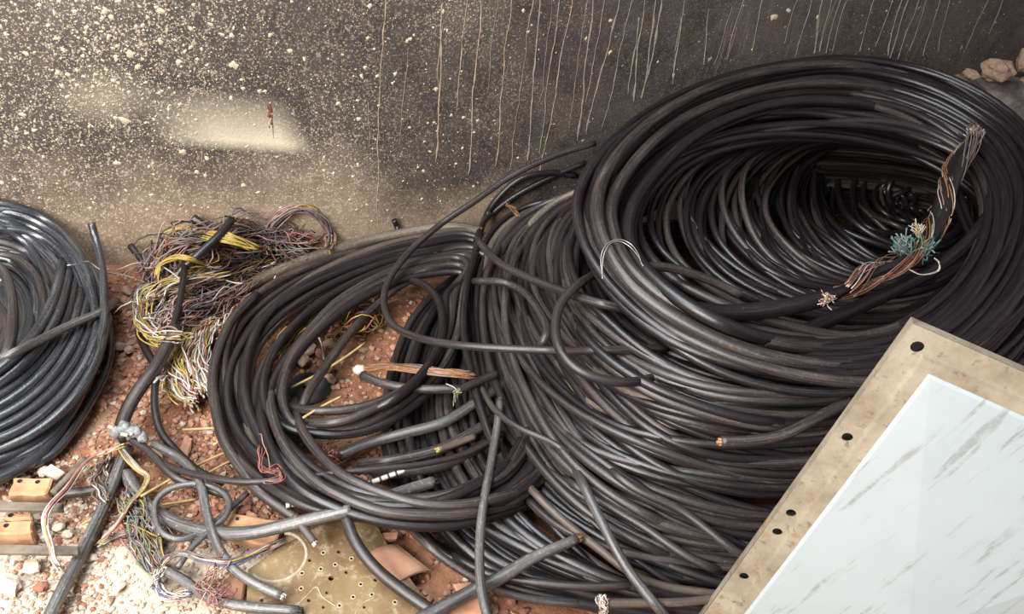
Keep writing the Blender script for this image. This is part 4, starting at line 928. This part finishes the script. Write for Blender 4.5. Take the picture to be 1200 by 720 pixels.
wires('wire_tuft', 'orange frayed wires deep in the shadow right of the middle coil', [(436, 508, 0.06), (442, 500, 0.06), (452, 503, 0.06)], 14, 5, {'wire_orange': 3, 'wire_white': 1.5}, 1.0, lift=0., wob=1.5)
wires('wire_tuft', 'reddish wire shreds on the wall left of the heap', [(592, 240), (600, 246), (608, 254)], 8, 3, {'copper': 1}, .7, lift=.02, wob=1.)
wires('wire_tuft', 'white frayed strands at the end of the brown cable below', [(704, 700), (706, 708), (708, 718)], 22, 4, {'wire_white': 3, 'wire_pink': 1}, .9, lift=.012, wob=1.2)
# dry cable wound with wires inside the top ring
WP = [(800, 362, .50), (850, 367, .50), (900, 363, .51), (945, 355, .52), (985, 342, .53), (1020, 322, .54), (1055, 308, .55), (1080, 288, .57), (1097, 262, .58), (1108, 232, .63), (1118, 200, .67), (1138, 162, .73), (1143, 148, .745)]
o, p, r = cable('black cable wound with coloured wires hanging inside the top ring', WP, 6.2, 'cable_black', add=False, n=90, taper=((0, .3, .34, .5, .62, .85, .9, 1), (1, 1, .55, .6, 1.25, 1.25, .6, .5)))
t_ = np.gradient(p, axis=0); t_ /= np.linalg.norm(t_, axis=1)[:, None]; s = np.cross(t_, [0, 0, 1.]); s /= np.linalg.norm(s, axis=1)[:, None]; b = np.cross(s, t_)
for i0, i1, n_, cols, turns in ((30, 62, 26, ['wire_pink', 'wire_red', 'wire_brown', 'wire_orange', 'wire_white'], .9), (62, 88, 30, ['wire_white', 'wire_grey', 'wire_pink', 'wire_brown', 'wire_orange', 'wire_grey'], .8)):
    gs = {}
    for k in range(n_):
        i = np.arange(i0, i1); u = (i - i0) / (i1 - i0); a = rng.uniform(0, 1.8) + turns * 2 * np.pi * u + (math.pi if k % 2 else 0)
        rad = r * rng.uniform(.8, 1.25) * (1 + .3 * np.sin(u * 9 + rng.uniform(0, 6)))
        gs.setdefault(cols[k % len(cols)], Geo()).tube(p[i] + (np.cos(a) * rad)[:, None] * s[i] + (np.sin(a) * rad)[:, None] * b[i], .0016, sides=4)
    for m, g in gs.items(): build('winding_wire', g, m, o)['kind'] = 'stuff'
for nm, (cx, cy, z), cols, n_, sp, dr in (('connector_cluster', (1062, 296, .57), ['wire_teal', 'wire_teal', 'wire_grey'], 46, .045, (-.35, .55, .7)), ('connector_cluster', (1078, 296, .57), ['wire_teal', 'wire_green', 'wire_teal'], 46, .045, (.7, .2, .1)),
                                     ('frayed_end', (1141, 160, .735), ['wire_white', 'wire_grey', 'stone_tan'], 60, .026, (0, .4, .8)), ('frayed_end', (972, 350, .55), ['wire_white', 'straw', 'wire_pink'], 44, .028, (-.9, -.3, .2)), ('wire_loop', (1076, 276, .59), ['wire_white', 'straw'], 24, .030, (0, .4, .9))):
    c = P(cx, cy, z); gs = {}; dr = np.array(dr) / np.linalg.norm(dr)
    for k in range(n_):
        dv = dr + rng.normal(0, .34, 3); dv /= np.linalg.norm(dv); st = c + rng.normal(0, sp * .18, 3); ln_ = sp * rng.uniform(.6, 1.25)
        q = catmull(np.array([st, st + dv * ln_ * .5 + rng.normal(0, sp * .12, 3), st + dv * ln_ + rng.normal(0, sp * .12, 3)]), 7)
        gs.setdefault(cols[k % len(cols)], Geo()).tube(q, np.linspace(.0011, .0026 if nm == 'connector_cluster' else .0015, 7), sides=5)
    for m, g in gs.items(): build(nm, g, m, o)['kind'] = 'stuff'
cable('black cable sweeping across the funnel under the wire-wound cable', [(905, 412, .34), (945, 388, .40), (1045, 342, .47), (1100, 312, .51), (1145, 272, .56), (1168, 230, .58)], 5.5, 'cable_black', lift=0., smooth=16)
wires('loose_wire', 'bent pale wire hanging below the teal connectors', [(1058, 312, .55), (1078, 322, .54), (1098, 318, .54), (1100, 308, .56), (1094, 302, .57)], 2, 1, {'wire_white': 1}, .8, cat='wire')
